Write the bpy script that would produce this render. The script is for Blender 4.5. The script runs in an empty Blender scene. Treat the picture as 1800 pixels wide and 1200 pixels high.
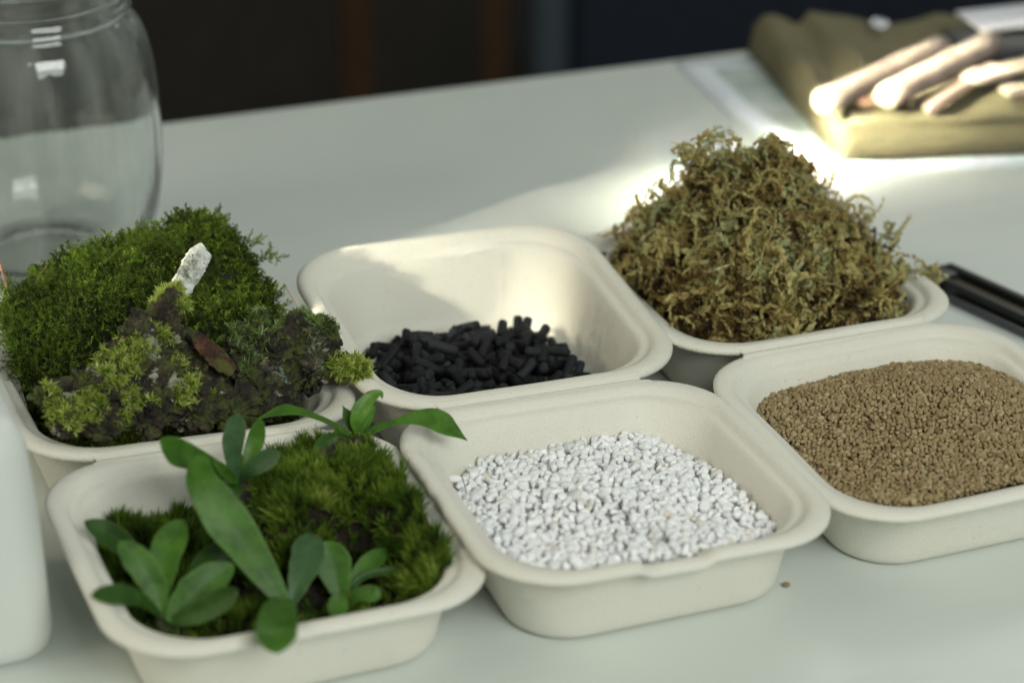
import bpy, math, random
import numpy as np
from mathutils import Matrix, Vector, noise
random.seed(7); rng = np.random.default_rng(11)
scene = bpy.context.scene
COL = scene.collection
R = math.radians

# ------------------------------------------------------------------ camera
F_PX, PITCH, ROLL, CAM_H = 4109.342, 0.45636, 0.00449, 0.54065
fw = Vector((0, math.cos(PITCH), -math.sin(PITCH)))
rt0, up0 = Vector((1, 0, 0)), Vector((0, math.sin(PITCH), math.cos(PITCH)))
rt = math.cos(ROLL) * rt0 + math.sin(ROLL) * up0
up = -math.sin(ROLL) * rt0 + math.cos(ROLL) * up0
CAM = Vector((0, 0, CAM_H))
cd = bpy.data.cameras.new('camera'); cam = bpy.data.objects.new('camera', cd); COL.objects.link(cam)
cam.matrix_world = Matrix(((rt.x, up.x, -fw.x, 0), (rt.y, up.y, -fw.y, 0), (rt.z, up.z, -fw.z, CAM_H), (0, 0, 0, 1)))
cd.sensor_width = 36; cd.lens = F_PX / 1800 * 36
cd.clip_start = .02; cd.clip_end = 60
cd.dof.use_dof = True; cd.dof.focus_distance = 1.085; cd.dof.aperture_fstop = 5.0
scene.camera = cam

# ------------------------------------------------------------------ light
scene.view_settings.view_transform = 'Standard'; scene.view_settings.look = 'None'
scene.view_settings.exposure = 0.0; scene.view_settings.gamma = 1
w = bpy.data.worlds.new('World'); scene.world = w; w.use_nodes = True
w.node_tree.nodes['Background'].inputs[0].default_value = (.70, .80, .76, 1)
w.node_tree.nodes['Background'].inputs[1].default_value = .24

def area(name, loc, target, sx, sy, watts, color, spread=180):
    l = bpy.data.lights.new(name, 'AREA'); l.shape = 'RECTANGLE'; l.size = sx; l.size_y = sy
    l.energy = watts; l.color = color; l.spread = R(spread)
    o = bpy.data.objects.new(name, l); COL.objects.link(o)
    o.location = loc
    o.rotation_euler = (Vector(target) - Vector(loc)).to_track_quat('-Z', 'Y').to_euler()
    return o
area('left_bounce_fill', (-1.7, .3, 1.2), (0, 1.0, 0), 1.0, .8, 11, (1, .91, .70))  # added fill lamp, stands in for warm bounce on left-facing walls
area('front_window_light', (1.0, -.75, 1.45), (0.05, 1.0, 0), 1.3, .9, 35, (.955, 1, .94))
area('back_fill_light', (.9, 3.2, 1.7), (0, 1.1, 0), 1.4, .7, 12, (1, .98, .90))  # unseen fill added behind to lift the far table top
sun_t = Vector((.252, 1.396, 0)); sun_d = Vector((-.85, -.53, math.tan(R(27)))).normalized()
area('sun_gap_light', sun_t + sun_d * 2.6, sun_t, .028, .150, .40, (1, .94, .72), 2.4)
area('soft_streak_fill', sun_t + sun_d * 2.6, sun_t + Vector((-.05, -.03, 0)), .045, .16, .15, (1, .95, .78), 5.0)  # extra wide weak beam, added to soften the sun streak's edge
sun_t2 = Vector((-.172, 1.034, .082))
area('narrow_sun_gap_light', sun_t2 + sun_d * 2.6, sun_t2, .026, .045, .06, (1, .95, .74), 3.4)

# ------------------------------------------------------------------ helpers
TR = {'B': ((-.13558, .91546, .39819), 1, -.01129, -.05384), 'L': ((-.13558, .91546, .39819), -1, -.00612, -.03834),
      'C': ((.01394, .96591, .36584), 1, .0851, -.01558), 'P': ((.01394, .96591, .36584), -1, .00672, -.0296),
      'S': ((.15804, 1.02623, .3735), 1, -.00482, -.01526), 'A': ((.15804, 1.02623, .3735), -1, -.02022, -.00243)}
TW, TD, RC, GAP, TH = .16, .15911, .03615, .00388, .04072

def ray(px, py):
    return fw + (px - 900) / F_PX * rt - (py - 600) / F_PX * up
def on_z(px, py, z):
    d = ray(px, py); return CAM + d * ((z - CAM_H) / d.z)
def mat_of(t):
    (x, y, a) = TR[t][0]; return Matrix.Translation((x, y, 0)) @ Matrix.Rotation(a, 4, 'Z')
def on_y(t, px, py, yl):
    """world point where the line of sight meets the upright plane y = yl of a tray"""
    (x, y, a) = TR[t][0]; n = Vector((-math.sin(a), math.cos(a), 0)); o = Vector((x, y, 0)) + n * yl
    d = ray(px, py); return CAM + d * ((o - CAM).dot(n) / d.dot(n))
def loc_of(t, P): return mat_of(t).inverted() @ P

def tag(o, label=None, cat=None, group=None, kind=None):
    if label: o['label'] = label
    if cat: o['category'] = cat
    if group: o['group'] = group
    if kind: o['kind'] = kind
    return o
def empty(name, loc, rz=0):
    o = bpy.data.objects.new(name, None); COL.objects.link(o); o.location = loc; o.rotation_euler = (0, 0, rz)
    o.empty_display_size = .01; return o
def link(name, me, parent=None, loc=None):
    o = bpy.data.objects.new(name, me); COL.objects.link(o)
    if parent: o.parent = parent
    if loc is not None: o.location = loc
    return o
def np_mesh(name, V, Fc, mat, tint=None, smooth=True):
    """V (n,3); Fc (m,3) or (m,4) or list of polygons"""
    me = bpy.data.meshes.new(name)
    if isinstance(Fc, np.ndarray):
        m, k = Fc.shape
        me.vertices.add(len(V)); me.vertices.foreach_set('co', np.asarray(V, np.float32).ravel())
        me.loops.add(m * k); me.loops.foreach_set('vertex_index', Fc.astype(np.int32).ravel())
        me.polygons.add(m); me.polygons.foreach_set('loop_start', np.arange(0, m * k, k, dtype=np.int32))
        me.update(calc_edges=True)
    else:
        me.from_pydata([tuple(v) for v in V], [], Fc)
    if smooth: me.polygons.foreach_set('use_smooth', np.ones(len(me.polygons), bool))
    if tint is not None:
        a = me.attributes.new('tint', 'FLOAT', 'POINT'); a.data.foreach_set('value', np.asarray(tint, np.float32))
    me.materials.append(mat); me.validate(); me.update(); return me
def rand_rots(n, tilt=None):
    q = rng.normal(size=(n, 4)); q /= np.linalg.norm(q, axis=1)[:, None]
    w_, x, y, z = q.T
    return np.stack([np.stack([1-2*(y*y+z*z), 2*(x*y-z*w_), 2*(x*z+y*w_)], -1),
                     np.stack([2*(x*y+z*w_), 1-2*(x*x+z*z), 2*(y*z-x*w_)], -1),
                     np.stack([2*(x*z-y*w_), 2*(y*z+x*w_), 1-2*(x*x+y*y)], -1)], 1)
def frames(N, jit=.3):
    """rotations taking +z to jittered normals with random spin"""
    N = N + rng.normal(size=N.shape) * jit; N /= np.linalg.norm(N, axis=1)[:, None]
    a = rng.normal(size=N.shape); X = np.cross(a, N); X /= np.linalg.norm(X, axis=1)[:, None]
    Y = np.cross(N, X); return np.stack([X, Y, N], -1)
def merge(variants, P, Rm, S, tints, jitter=.06):
    """variants: list of (V,F,t) ; returns V,F,tint joined"""
    vs, fs, ts, off = [], [], [], 0
    idx = rng.integers(0, len(variants), len(P))
    for k, (V, Fc, tv) in enumerate(variants):
        I = np.nonzero(idx == k)[0]
        if not len(I): continue
        W = np.einsum('nij,vj->nvi', Rm[I] * S[I][:, None, None] if S.ndim == 1 else Rm[I] * S[I][:, None, :], V) + P[I][:, None, :]
        n, v = W.shape[:2]
        vs.append(W.reshape(-1, 3))
        fs.append((Fc[None] + (np.arange(n) * v)[:, None, None] + off).reshape(-1, Fc.shape[1])); off += n * v
        ts.append((tints[I][:, None] + tv[None]).ravel())
    return np.concatenate(vs), np.concatenate(fs), np.concatenate(ts)
def xf(M, V):
    M = np.array(M); return V @ M[:3, :3].T + M[:3, 3]
def ico(sub):
    import bmesh
    bm = bmesh.new(); bmesh.ops.create_icosphere(bm, subdivisions=sub, radius=1)
    V = np.array([v.co[:] for v in bm.verts]); Fc = np.array([[v.index for v in f.verts] for f in bm.faces]); bm.free(); return V, Fc
def fbm(p, o=3): return noise.fractal(Vector(p), 1.0, 2.0, o)

# ------------------------------------------------------------------ materials
def new_mat(name):
    m = bpy.data.materials.new(name); m.use_nodes = True; nt = m.node_tree
    return m, nt, nt.nodes['Principled BSDF'], nt.nodes['Material Output']
def N(nt, typ, **kw):
    n = nt.nodes.new(typ)
    for k, v in kw.items():
        if k.startswith('i_'):
            key = k[2:]; key = int(key) if key.isdigit() else key.replace('_', ' ')
            n.inputs[key].default_value = v
        else: setattr(n, k, v)
    return n
def ramp(nt, fac, stops):
    r = N(nt, 'ShaderNodeValToRGB'); el = r.color_ramp.elements
    while len(el) < len(stops): el.new(.5)
    for e, (p, c) in zip(el, stops): e.position = p; e.color = (*c, 1)
    if fac is not None: nt.links.new(fac, r.inputs[0])
    return r.outputs[0]
def bump(nt, b, h, strength, dist):
    n = N(nt, 'ShaderNodeBump', i_Strength=strength, i_Distance=dist); nt.links.new(h, n.inputs['Height'])
    nt.links.new(n.outputs[0], b.inputs['Normal'])
def pos(nt): return N(nt, 'ShaderNodeTexCoord').outputs['Object']
def tex(nt, scale, detail=4, rough=.6, vec=None):
    n = N(nt, 'ShaderNodeTexNoise', i_Scale=scale, i_Detail=detail, i_Roughness=rough)
    nt.links.new(vec if vec is not None else pos(nt), n.inputs['Vector']); return n.outputs[0]
def mixc(nt, f, a, b):
    m = N(nt, 'ShaderNodeMix', data_type='RGBA')
    if hasattr(f, 'links') or hasattr(f, 'is_output'): nt.links.new(f, m.inputs[0])
    else: m.inputs[0].default_value = f
    for s, v in ((6, a), (7, b)):
        if isinstance(v, tuple): m.inputs[s].default_value = (*v, 1)
        else: nt.links.new(v, m.inputs[s])
    return m.outputs[2]
def maprange(nt, s, a, b):
    n = N(nt, 'ShaderNodeMapRange', i_1=a, i_2=b); nt.links.new(s, n.inputs[0]); return n.outputs[0]

def m_plain(name, c, rough=.6, n_scale=0, n_amt=.15, bmp=0, bscale=400, bdist=.0003, **kw):
    m, nt, b, o = new_mat(name)
    b.inputs['Roughness'].default_value = rough
    for k, v in kw.items(): b.inputs[k.replace('_', ' ')].default_value = v
    if n_scale:
        t = maprange(nt, tex(nt, n_scale), .3, .7)
        nt.links.new(mixc(nt, t, tuple(x * (1 - n_amt) for x in c), tuple(min(1, x * (1 + n_amt)) for x in c)), b.inputs['Base Color'])
    else: b.inputs['Base Color'].default_value = (*c, 1)
    if bmp: bump(nt, b, tex(nt, bscale), bmp, bdist)
    return m

def m_bagasse(stain=None):
    m, nt, b, o = new_mat('bagasse pulp')
    p = pos(nt)
    c = mixc(nt, maprange(nt, tex(nt, 22, 4, .6, p), .35, .68), (.725, .695, .595), (.77, .745, .66))
    mp = N(nt, 'ShaderNodeMapping'); mp.inputs['Scale'].default_value = (1, 3.2, 2.4); nt.links.new(p, mp.inputs[0])
    sp = maprange(nt, tex(nt, 330, 2, .5, mp.outputs[0]), .70, .755)
    c = mixc(nt, sp, c, (.30, .24, .16))
    if stain:
        dd = N(nt, 'ShaderNodeVectorMath', operation='DISTANCE'); dd.inputs[1].default_value = stain[:3]; nt.links.new(p, dd.inputs[0])
        f1 = maprange_to(nt, dd.outputs['Value'], stain[3], stain[3] * .25, 0, 1); f2 = maprange(nt, tex(nt, 130, 5, .7, p), .38, .68)
        mm = N(nt, 'ShaderNodeMath', operation='MULTIPLY'); nt.links.new(f1, mm.inputs[0]); nt.links.new(f2, mm.inputs[1])
        mm2 = N(nt, 'ShaderNodeMath', operation='MULTIPLY', i_1=.8); nt.links.new(mm.outputs[0], mm2.inputs[0])
        c = mixc(nt, mm2.outputs[0], c, (.06, .06, .06))
    fb = maprange(nt, tex(nt, 900, 3, .7, mp.outputs[0]), .3, .7)
    c = mixc(nt, fb, c, (.80, .775, .685))
    nt.links.new(c, b.inputs['Base Color']); b.inputs['Roughness'].default_value = .62
    b.inputs['Subsurface Weight'].default_value = .0
    v = N(nt, 'ShaderNodeTexVoronoi', i_Scale=1300); nt.links.new(p, v.inputs['Vector'])
    mx = N(nt, 'ShaderNodeMath', operation='ADD'); nt.links.new(v.outputs[0], mx.inputs[0]); nt.links.new(tex(nt, 160, 5, .7, p), mx.inputs[1])
    bump(nt, b, mx.outputs[0], .55, .0004)
    return m

def m_tint(name, stops, rough=.75, transl=0.0, obj_random=False, spec=.3, bscale=0, bdist=.0002, fine=0):
    m, nt, b, o = new_mat(name)
    if obj_random: f = N(nt, 'ShaderNodeObjectInfo').outputs['Random']
    else: f = N(nt, 'ShaderNodeAttribute', attribute_name='tint').outputs['Fac']
    c = ramp(nt, f, stops)
    if fine:
        c2 = N(nt, 'ShaderNodeHueSaturation', i_Value=1); nt.links.new(c, c2.inputs['Color'])
        nt.links.new(maprange_to(nt, tex(nt, fine), .3, .7, .82, 1.14), c2.inputs['Value']); c = c2.outputs[0]
    nt.links.new(c, b.inputs['Base Color']); b.inputs['Roughness'].default_value = rough
    b.inputs['Specular IOR Level'].default_value = spec
    if bscale: bump(nt, b, tex(nt, bscale), .6, bdist)
    if transl:
        t = N(nt, 'ShaderNodeBsdfTranslucent'); nt.links.new(c, t.inputs[0])
        mx = N(nt, 'ShaderNodeMixShader', i_0=transl); nt.links.new(b.outputs[0], mx.inputs[1]); nt.links.new(t.outputs[0], mx.inputs[2])
        nt.links.new(mx.outputs[0], o.inputs[0])
    return m
def maprange_to(nt, s, a, b, c, d):
    n = N(nt, 'ShaderNodeMapRange', i_1=a, i_2=b, i_3=c, i_4=d); nt.links.new(s, n.inputs[0]); return n.outputs[0]

BAG = m_bagasse()
BAG_C = m_bagasse((.047, .078, .012, .040))

# ------------------------------------------------------------------ setting: table, floor, things behind
TY = R(20.7)                                    # direction of the table's far edge
def tbl(u, v): return Vector((-.225 + u * math.cos(TY) - v * math.sin(TY), 1.421 + u * math.sin(TY) + v * math.cos(TY), 0))
def m_table():
    m, nt, b, o = new_mat('white laminate')
    p = pos(nt)
    c = mixc(nt, maprange(nt, tex(nt, 3.0, 4, .6, p), .35, .65), (.60, .64, .60), (.64, .675, .64))
    mp = N(nt, 'ShaderNodeMapping'); mp.inputs['Scale'].default_value = (.8, 9, 1); mp.inputs['Rotation'].default_value = (0, 0, R(15)); nt.links.new(p, mp.inputs[0])
    c = mixc(nt, maprange_to(nt, tex(nt, 4, 3, .5, mp.outputs[0]), .60, .72, 0, .22), c, (.45, .48, .47))
    nt.links.new(c, b.inputs['Base Color'])
    nt.links.new(maprange_to(nt, tex(nt, 30, 4, .6, p), .3, .7, .36, .50), b.inputs['Roughness'])
    b.inputs['Specular IOR Level'].default_value = .5
    bump(nt, b, tex(nt, 500, 3, .6, p), .12, .0002)
    return m
import bmesh
def box_mesh(name, dims, mat, bev=.003, seg=3, center=(0, 0, 0)):
    bm = bmesh.new(); bmesh.ops.create_cube(bm, size=1)
    for v in bm.verts: v.co = Vector((v.co.x * dims[0] + center[0], v.co.y * dims[1] + center[1], v.co.z * dims[2] + center[2]))
    if bev: bmesh.ops.bevel(bm, geom=list(bm.edges), offset=bev, segments=seg, profile=.5, affect='EDGES')
    me = bpy.data.meshes.new(name); bm.to_mesh(me); bm.free()
    for f in me.polygons: f.use_smooth = True
    me.materials.append(mat); return me
table = empty('table', tbl(.2, -.45) + Vector((0, 0, -.75)), TY)
tag(table, 'long pale laminate work table that all the trays stand on', 'table')
TM = m_table()
link('table_top', box_mesh('table_top', (2.6, .9, .03), TM, .003, 3, (.25, 0, .735)), table)
legm = m_plain('grey leg steel', (.25, .26, .27), .4, Metallic=.8)
for sx in (-.9, 1.4):
    for sy in (-.36, .36):
        link('leg', box_mesh('leg', (.05, .05, .72), legm, .004, 2, (sx, sy, .36)), table)

fm, nt, b, o = new_mat('dark floor boards')
mp = N(nt, 'ShaderNodeMapping'); mp.inputs['Scale'].default_value = (6, .7, 1); nt.links.new(pos(nt), mp.inputs[0])
nt.links.new(mixc(nt, maprange(nt, tex(nt, 4, 5, .6, mp.outputs[0]), .35, .65), (.020, .012, .006), (.030, .020, .011)), b.inputs['Base Color'])
b.inputs['Roughness'].default_value = .6; b.inputs['Specular IOR Level'].default_value = .1
fl = link('floor', np_mesh('floor', np.array([(-12, -6, -.75), (12, -6, -.75), (12, 14, -.75), (-12, 14, -.75)]), np.array([[0, 1, 2, 3]]), fm, smooth=False))
fl['kind'] = 'structure'

# wooden chair behind the table
chair = empty('wooden_chair', (-.16, 3.02, -.75), R(6)); tag(chair, 'brown wooden chair standing on the dark floor behind the table', 'chair')
wood = m_plain('orange brown wood', (.050, .022, .008), .45, 30, .25)
def taper_leg(x, y, w0, w1, h):
    V = []
    for z, w_ in ((0, w0), (h * .6, (w0 + w1) / 2), (h, w1)):
        for sx, sy in ((-1, -1), (1, -1), (1, 1), (-1, 1)): V.append((x + sx * w_ / 2, y + sy * w_ / 2, z))
    Fc = [[0, 3, 2, 1], [8, 9, 10, 11]] + [[i + k, i + (k + 1) % 4, i + 4 + (k + 1) % 4, i + 4 + k] for i in (0, 4) for k in range(4)]
    return np_mesh('leg', V, Fc, wood, smooth=False)
for x, y in ((-.05, 0), (.13, -.05), (-.05, .42), (.30, .42)):
    link('leg', taper_leg(x, y, .032, .040, .44), chair)
link('seat', box_mesh('seat', (.46, .48, .03), wood, .008, 3, (.1, .19, .455)), chair)
link('stretcher', box_mesh('stretcher', (.16, .018, .03), wood, .004, 2, (.04, -.02, .12)), chair)
link('backrest', box_mesh('backrest', (.44, .02, .22), wood, .008, 3, (.1, .42, .80)), chair)
for x in (-.05, .30): link('back_post', box_mesh('back_post', (.035, .03, .46), wood, .006, 2, (x, .42, .68)), chair)

sofa = empty('sofa', (1.10, 3.1, -.75)); tag(sofa, 'dark navy upholstered sofa with pale blue piping behind the table', 'sofa')
navy = m_plain('navy cloth', (.010, .016, .030), .9, 40, .3, .4, 900, .001)
link('base', box_mesh('base', (1.95, .8, .40), navy, .03, 4, (-.05, .3, .22)), sofa)
link('seat_cushion', box_mesh('seat_cushion', (1.75, .75, .14), navy, .05, 5, (0.02, .3, .49)), sofa)
link('backrest', box_mesh('backrest', (1.95, .2, .5), navy, .06, 5, (-.05, .79, .67)), sofa)
arm = link('armrest', box_mesh('armrest', (.05, .82, .66), m_plain('pale blue piping cloth', (.055, .075, .088), .9), .02, 4, (-1.05, .29, .34)), sofa)
link('armrest', box_mesh('armrest', (.08, .82, .66), navy, .03, 4, (.97, .29, .34)), sofa)

# ------------------------------------------------------------------ takeout boxes
NC, NE = 12, 26
def ring(d, z, r):
    hx, hy = TW / 2 - d, TD / 2 - d; r = min(r, hx - .001)
    pts = []
    for ci, (sx, sy, a0) in enumerate(((1, 1, 0), (-1, 1, 90), (-1, -1, 180), (1, -1, 270))):
        cx, cy = sx * (hx - r), sy * (hy - r)
        for k in range(NC + 1):
            a = R(a0 + 90 * k / NC); pts.append((cx + r * math.cos(a), cy + r * math.sin(a)))
        nx_, ny_ = [((-1, 1)), ((-1, -1)), ((1, -1)), ((1, 1))][ci]
        a1 = R(a0 + 90); e = (nx_ * (hx - r) + (r * math.cos(a1)), ny_ * (hy - r) + r * math.sin(a1))
        s = pts[-1]
        for k in range(1, NE): pts.append((s[0] + (e[0] - s[0]) * k / NE, s[1] + (e[1] - s[1]) * k / NE))
    return np.array([(x, y, z) for x, y in pts])
PROF = [(.034, .0016, .016), (.024, .0008, .021), (.0200, .0006, .0245), (.0183, .0016, .027), (.0168, .0045, .029), (.0158, .009, .031), (.0128, .020, .036), (.0095, .031, .041),
        (.0085, .0350, .044), (.0072, .0362, .044), (.0045, .0364, .040), (.0010, .0366, .0362), (-.0002, .0376, RC), (-.0003, .0392, RC), (.0008, .0404, RC), (.0026, .0410, .0355), (.0058, .0407, .0345),
        (.0076, .0398, .034), (.0086, .0380, .0335), (.0096, .0372, .033), (.0112, .0370, .033), (.0126, .0364, .033), (.0137, .0345, .033), (.0156, .030, .032), (.0185, .021, .031), (.0205, .013, .030), (.0222, .0075, .029), (.0250, .0045, .027), (.030, .0030, .024), (.045, .0026, .018)]
def tray_mesh(t):
    _, s, tl, tx = TR[t]
    rings = [ring(*p) for p in PROF]; n = len(rings[0])
    V = np.concatenate(rings); V[:, 1] += s * (GAP / 2 + TD / 2)
    hz = V[:, 2] / TH
    V[:, 2] += (tl * np.abs(V[:, 1]) + tx * V[:, 0]) * np.clip(hz, 0, 1.02)
    seed = {'B': 1, 'L': 2, 'C': 3, 'P': 4, 'S': 5, 'A': 6}[t] * 7.3
    for i in range(len(V)):
        q = V[i] * 14; k = noise.noise(Vector((q[0], q[1], seed))); k2 = noise.noise(Vector((q[0], q[1], seed + 40)))
        V[i, 2] += k * .0007 * min(1, hz[i]) ; V[i, 0] += k2 * .0008 * hz[i]; V[i, 1] += k * .0006 * hz[i]
    if t == 'P':                                  # thumb notch in the front rim
        for i in range(len(V)):
            x = V[i, 0]; f = max(0, min(1, (V[i, 2] - .030) / .006)) * (V[i, 1] < -.13)
            g = max(0, min(1, (x + .019) / .004)) * max(0, min(1, (.014 - x) / .003)); g = g * g * (3 - 2 * g)
            V[i, 2] -= f * g * .0036; V[i, 1] += f * g * .0012
    Fc = []
    for r_ in range(len(rings) - 1):
        for k in range(n):
            a, b_ = r_ * n + k, r_ * n + (k + 1) % n
            Fc.append((a, b_, b_ + n, a + n))
    Fc.append(tuple(reversed(range(n)))); Fc.append(tuple(range((len(rings) - 1) * n, len(rings) * n)))
    return np_mesh('tray', V, Fc, BAG_C if t == 'C' else BAG)
def rim_z(t, x):
    _, s, tl, tx = TR[t]; return tx * x
def hinge_mesh(tb, tf):
    nx_, prof = 56, [(-.0072, .0392), (-.0056, .0405), (-.0040, .0410), (-.0024, .0406), (-.0010, .0393), (0, .0390), (.0010, .0393), (.0024, .0406), (.0040, .0410), (.0056, .0405), (.0072, .0392)]
    V, hw = [], .0545
    for side in (0, -.0008):
        for i in range(nx_ + 1):
            x = -hw + 2 * hw * i / nx_
            over = max(0, abs(x) - .0440)
            dev = RC - math.sqrt(max(0, RC * RC - over * over))        # how far the corner arc leaves the straight
            curve = max(0, 1 - (over / .0105) ** 2) ** .5 if over > 0 else 1
            for y, z in prof:
                f = abs(y) / .0072
                xx = x - math.copysign(over * .0, x) - math.copysign((1 - f) ** 1.5 * .0045, x) * (over / .0105)
                t = tb if y > 0 else tf
                zz = z + side + (rim_z(tb, x) * (.5 + .5 * y / .0072) + rim_z(tf, x) * (.5 - .5 * y / .0072))
                V.append((xx, y + math.copysign(dev, y) if y else 0, zz + .0003))
    V = np.array(V); m = len(prof); L_ = (nx_ + 1) * m
    Fc = []
    for i in range(nx_):
        for j in range(m - 1):
            a = i * m + j
            Fc.append((a, a + m, a + m + 1, a + 1)); Fc.append((L_ + a, L_ + a + 1, L_ + a + m + 1, L_ + a + m))
    for i in (0, nx_):
        for j in range(m - 1):
            a = i * m + j; q = (a, a + 1, L_ + a + 1, L_ + a); Fc.append(q if i == 0 else q[::-1])
    return np_mesh('hinge', V, Fc, BAG)
for (tb, tf, lab) in (('B', 'L', 'open bagasse takeout box holding mossy bark and green seedlings, its rim beside the white container'),
                      ('C', 'P', 'open bagasse takeout box holding black charcoal sticks and white pebbles'),
                      ('S', 'A', 'open bagasse takeout box holding dried sphagnum moss and tan clay granules')):
    (x, y, a) = TR[tb][0]
    bx = empty('takeout_box', (x, y, 0), a); tag(bx, lab, 'takeout box', 'open takeout boxes in a row')
    link('tray', tray_mesh(tb), bx); link('tray', tray_mesh(tf), bx); link('hinge', hinge_mesh(tb, tf), bx)

def inside(x, ay, z, pad=0):
    """true if a point lies inside a tray's walls; ay = distance from the hinge line"""
    d = .0222 - (min(z, .038) - .0075) / .030 * .0085 if z > .0075 else .0245
    d += pad; hx, hy = TW / 2 - d, TD / 2 - d; r = .030
    qx = max(0, abs(x) - (hx - r)); qy = max(0, abs(ay - GAP / 2 - TD / 2) - (hy - r))
    return qx * qx + qy * qy < r * r and abs(x) < hx and abs(ay - GAP / 2 - TD / 2) < hy

# ------------------------------------------------------------------ grains
def grain_variants(n, sub, planes=11, soft=9, asp=(1, .8, .65)):
    V0, Fc = ico(sub); out = []
    for k in range(n):
        nm = rng.normal(size=(planes, 3)); nm /= np.linalg.norm(nm, axis=1)[:, None]
        d = rng.uniform(.62, 1.0, planes)
        dots = np.clip(V0 @ nm.T, 1e-3, None) / d
        r = 1 / (np.sum(dots ** soft, axis=1) + 1) ** (1 / soft)
        a = np.array(asp) * rng.uniform(.85, 1.15, 3)
        V = V0 * r[:, None] * a; out.append((V - V.mean(0), Fc, np.zeros(len(V0))))
    return out
def heap(t, H, s, layers, size, pad=0, drop=.8):
    P = []
    sgn = TR[t][1]
    for k in range(layers):
        ox, oy = rng.uniform(0, s, 2)
        for i, x in enumerate(np.arange(-.075, .075, s)):
            for y in np.arange(.004, .162, s * .9):
                xx = x + ox + rng.normal() * s * .22 + (.5 * s if int(round(y / s)) % 2 else 0); yy = y + oy + rng.normal() * s * .22
                h = H(xx, yy)
                if h is None: continue
                z = h - k * s * drop + rng.normal() * s * .13
                if z < .004 or not inside(xx, yy, z, pad): continue
                P.append((xx, sgn * yy, z, k))
    return np.array(P)
def view_rank(t, P, M):
    W = xf(M, P[:, :3]); d = W - np.array(CAM)
    return d @ np.array(fw)
def floor_mound(name, t, H, mat, parent_col=None, lower=.003, res=60):
    sgn = TR[t][1]; xs = np.linspace(-.066, .066, res); ys = np.linspace(.016, .147, res)
    V = []; ok = {}
    for i, x in enumerate(xs):
        for j, y in enumerate(ys):
            h = H(x, y)
            z = .0035 if h is None else max(.0035, h - lower)
            if inside(x, y, z, .0008): ok[i, j] = len(V); V.append((x, sgn * y, z))
    Fc = []
    for i in range(res - 1):
        for j in range(res - 1):
            q = [ok.get(k) for k in ((i, j), (i + 1, j), (i + 1, j + 1), (i, j + 1))]
            if None not in q: Fc.append(q if sgn > 0 else q[::-1])
    return np.array(V), np.array(Fc)
def sstep(a, b, x): x = max(0, min(1, (x - a) / (b - a))); return x * x * (3 - 2 * x)

def H_peb(x, y):
    h = .0215 + .0085 * math.exp(-((x + .005) ** 2 + (y - .085) ** 2) / .0022) + .0125 * sstep(.095, .148, y) * (1 - .75 * sstep(.015, .06, x)) + .004 * sstep(-.03, -.065, x) * sstep(.04, .09, y)
    h -= .006 * sstep(.035, .062, x) * sstep(.1, .03, y)
    h += .0012 * noise.noise(Vector((x * 60, y * 60, 3)))
    lim = .0205 + .004 * noise.noise(Vector((x * 50, 0, 1)))
    return h if y > lim else None
def H_aka(x, y):
    h = .0255 + .021 * math.exp(-((x - .012) ** 2 / .0030 + (y - .075) ** 2 / .0022)) + .008 * sstep(.1, .148, y) - .004 * sstep(.03, .0, y)
    return h + .0008 * noise.noise(Vector((x * 60, y * 60, 9)))
PEB = [(0, (.74, .74, .74)), (.18, (.87, .87, .88)), (.6, (.92, .92, .935)), (.90, (.94, .94, .955)), (.975, (.84, .82, .76)), (1, (.76, .69, .60))]
AKA = [(0, (.15, .105, .052)), (.2, (.28, .205, .105)), (.7, (.37, .280, .150)), (.93, (.47, .375, .22)), (1, (.34, .21, .11))]
def put_grains(t, H, s, layers, size, variants, stops, nm, cat, label, group, slabel, rough, fine, bscale, mound_c, drop=.8):
    sgn = TR[t][1]; (x0, y0, a) = TR[t][0]; M = mat_of(t)
    P = heap(t, H, s, layers, size, size * .35, drop)
    n = len(P); S = size * np.exp(rng.normal(size=n) * .2); S = np.clip(S, size * .55, size * 1.55)
    Rm = rand_rots(n); T = np.clip(rng.beta(2.2, 2.2, n) + (rng.random(n) < .02) * .5, 0, 1)
    mat_i = m_tint(nm + ' single', stops, rough, obj_random=True, bscale=bscale, fine=fine)
    mat_s = m_tint(nm + ' mass', stops, rough, bscale=bscale, fine=fine)
    top = np.nonzero(P[:, 3] == 0)[0]
    dep = view_rank(t, P[top], M)
    score = S[top] / dep
    # spread over the visible surface: the largest-looking grain of the upper layer come first
    pick = top[np.argsort(-score)[:300]]
    mask = np.ones(n, bool); mask[pick] = False
    V, Fc, ti = merge(variants, P[mask][:, :3], Rm[mask], S[mask], T[mask])
    mv, mf = floor_mound(nm, t, H, mat_s, lower=s * 1.3)
    V = np.concatenate([V, mv]); ti = np.concatenate([ti, np.full(len(mv), .5)])
    Fq = np.concatenate([mf[:, [0, 1, 2]], mf[:, [0, 2, 3]]]) + (len(V) - len(mv)); Fc = np.concatenate([Fc, Fq])
    o = link(nm + ('_bed' if nm == 'pebble' else '_bed'), np_mesh(nm + '_mass', V, Fc, mat_s, ti)); o.matrix_world = M
    tag(o, slabel, cat, kind='stuff')
    meshes = [np_mesh(nm, v, f, mat_i) for v, f, _ in variants]
    for j in pick:
        g = bpy.data.objects.new(nm, meshes[int(rng.integers(len(meshes)))]); COL.objects.link(g)
        Q = Matrix(Rm[j].tolist()).to_4x4(); g.matrix_world = M @ Matrix.Translation(P[j, :3].tolist()) @ Q @ Matrix.Scale(S[j], 4)
        tag(g, label, cat, group)
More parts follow.
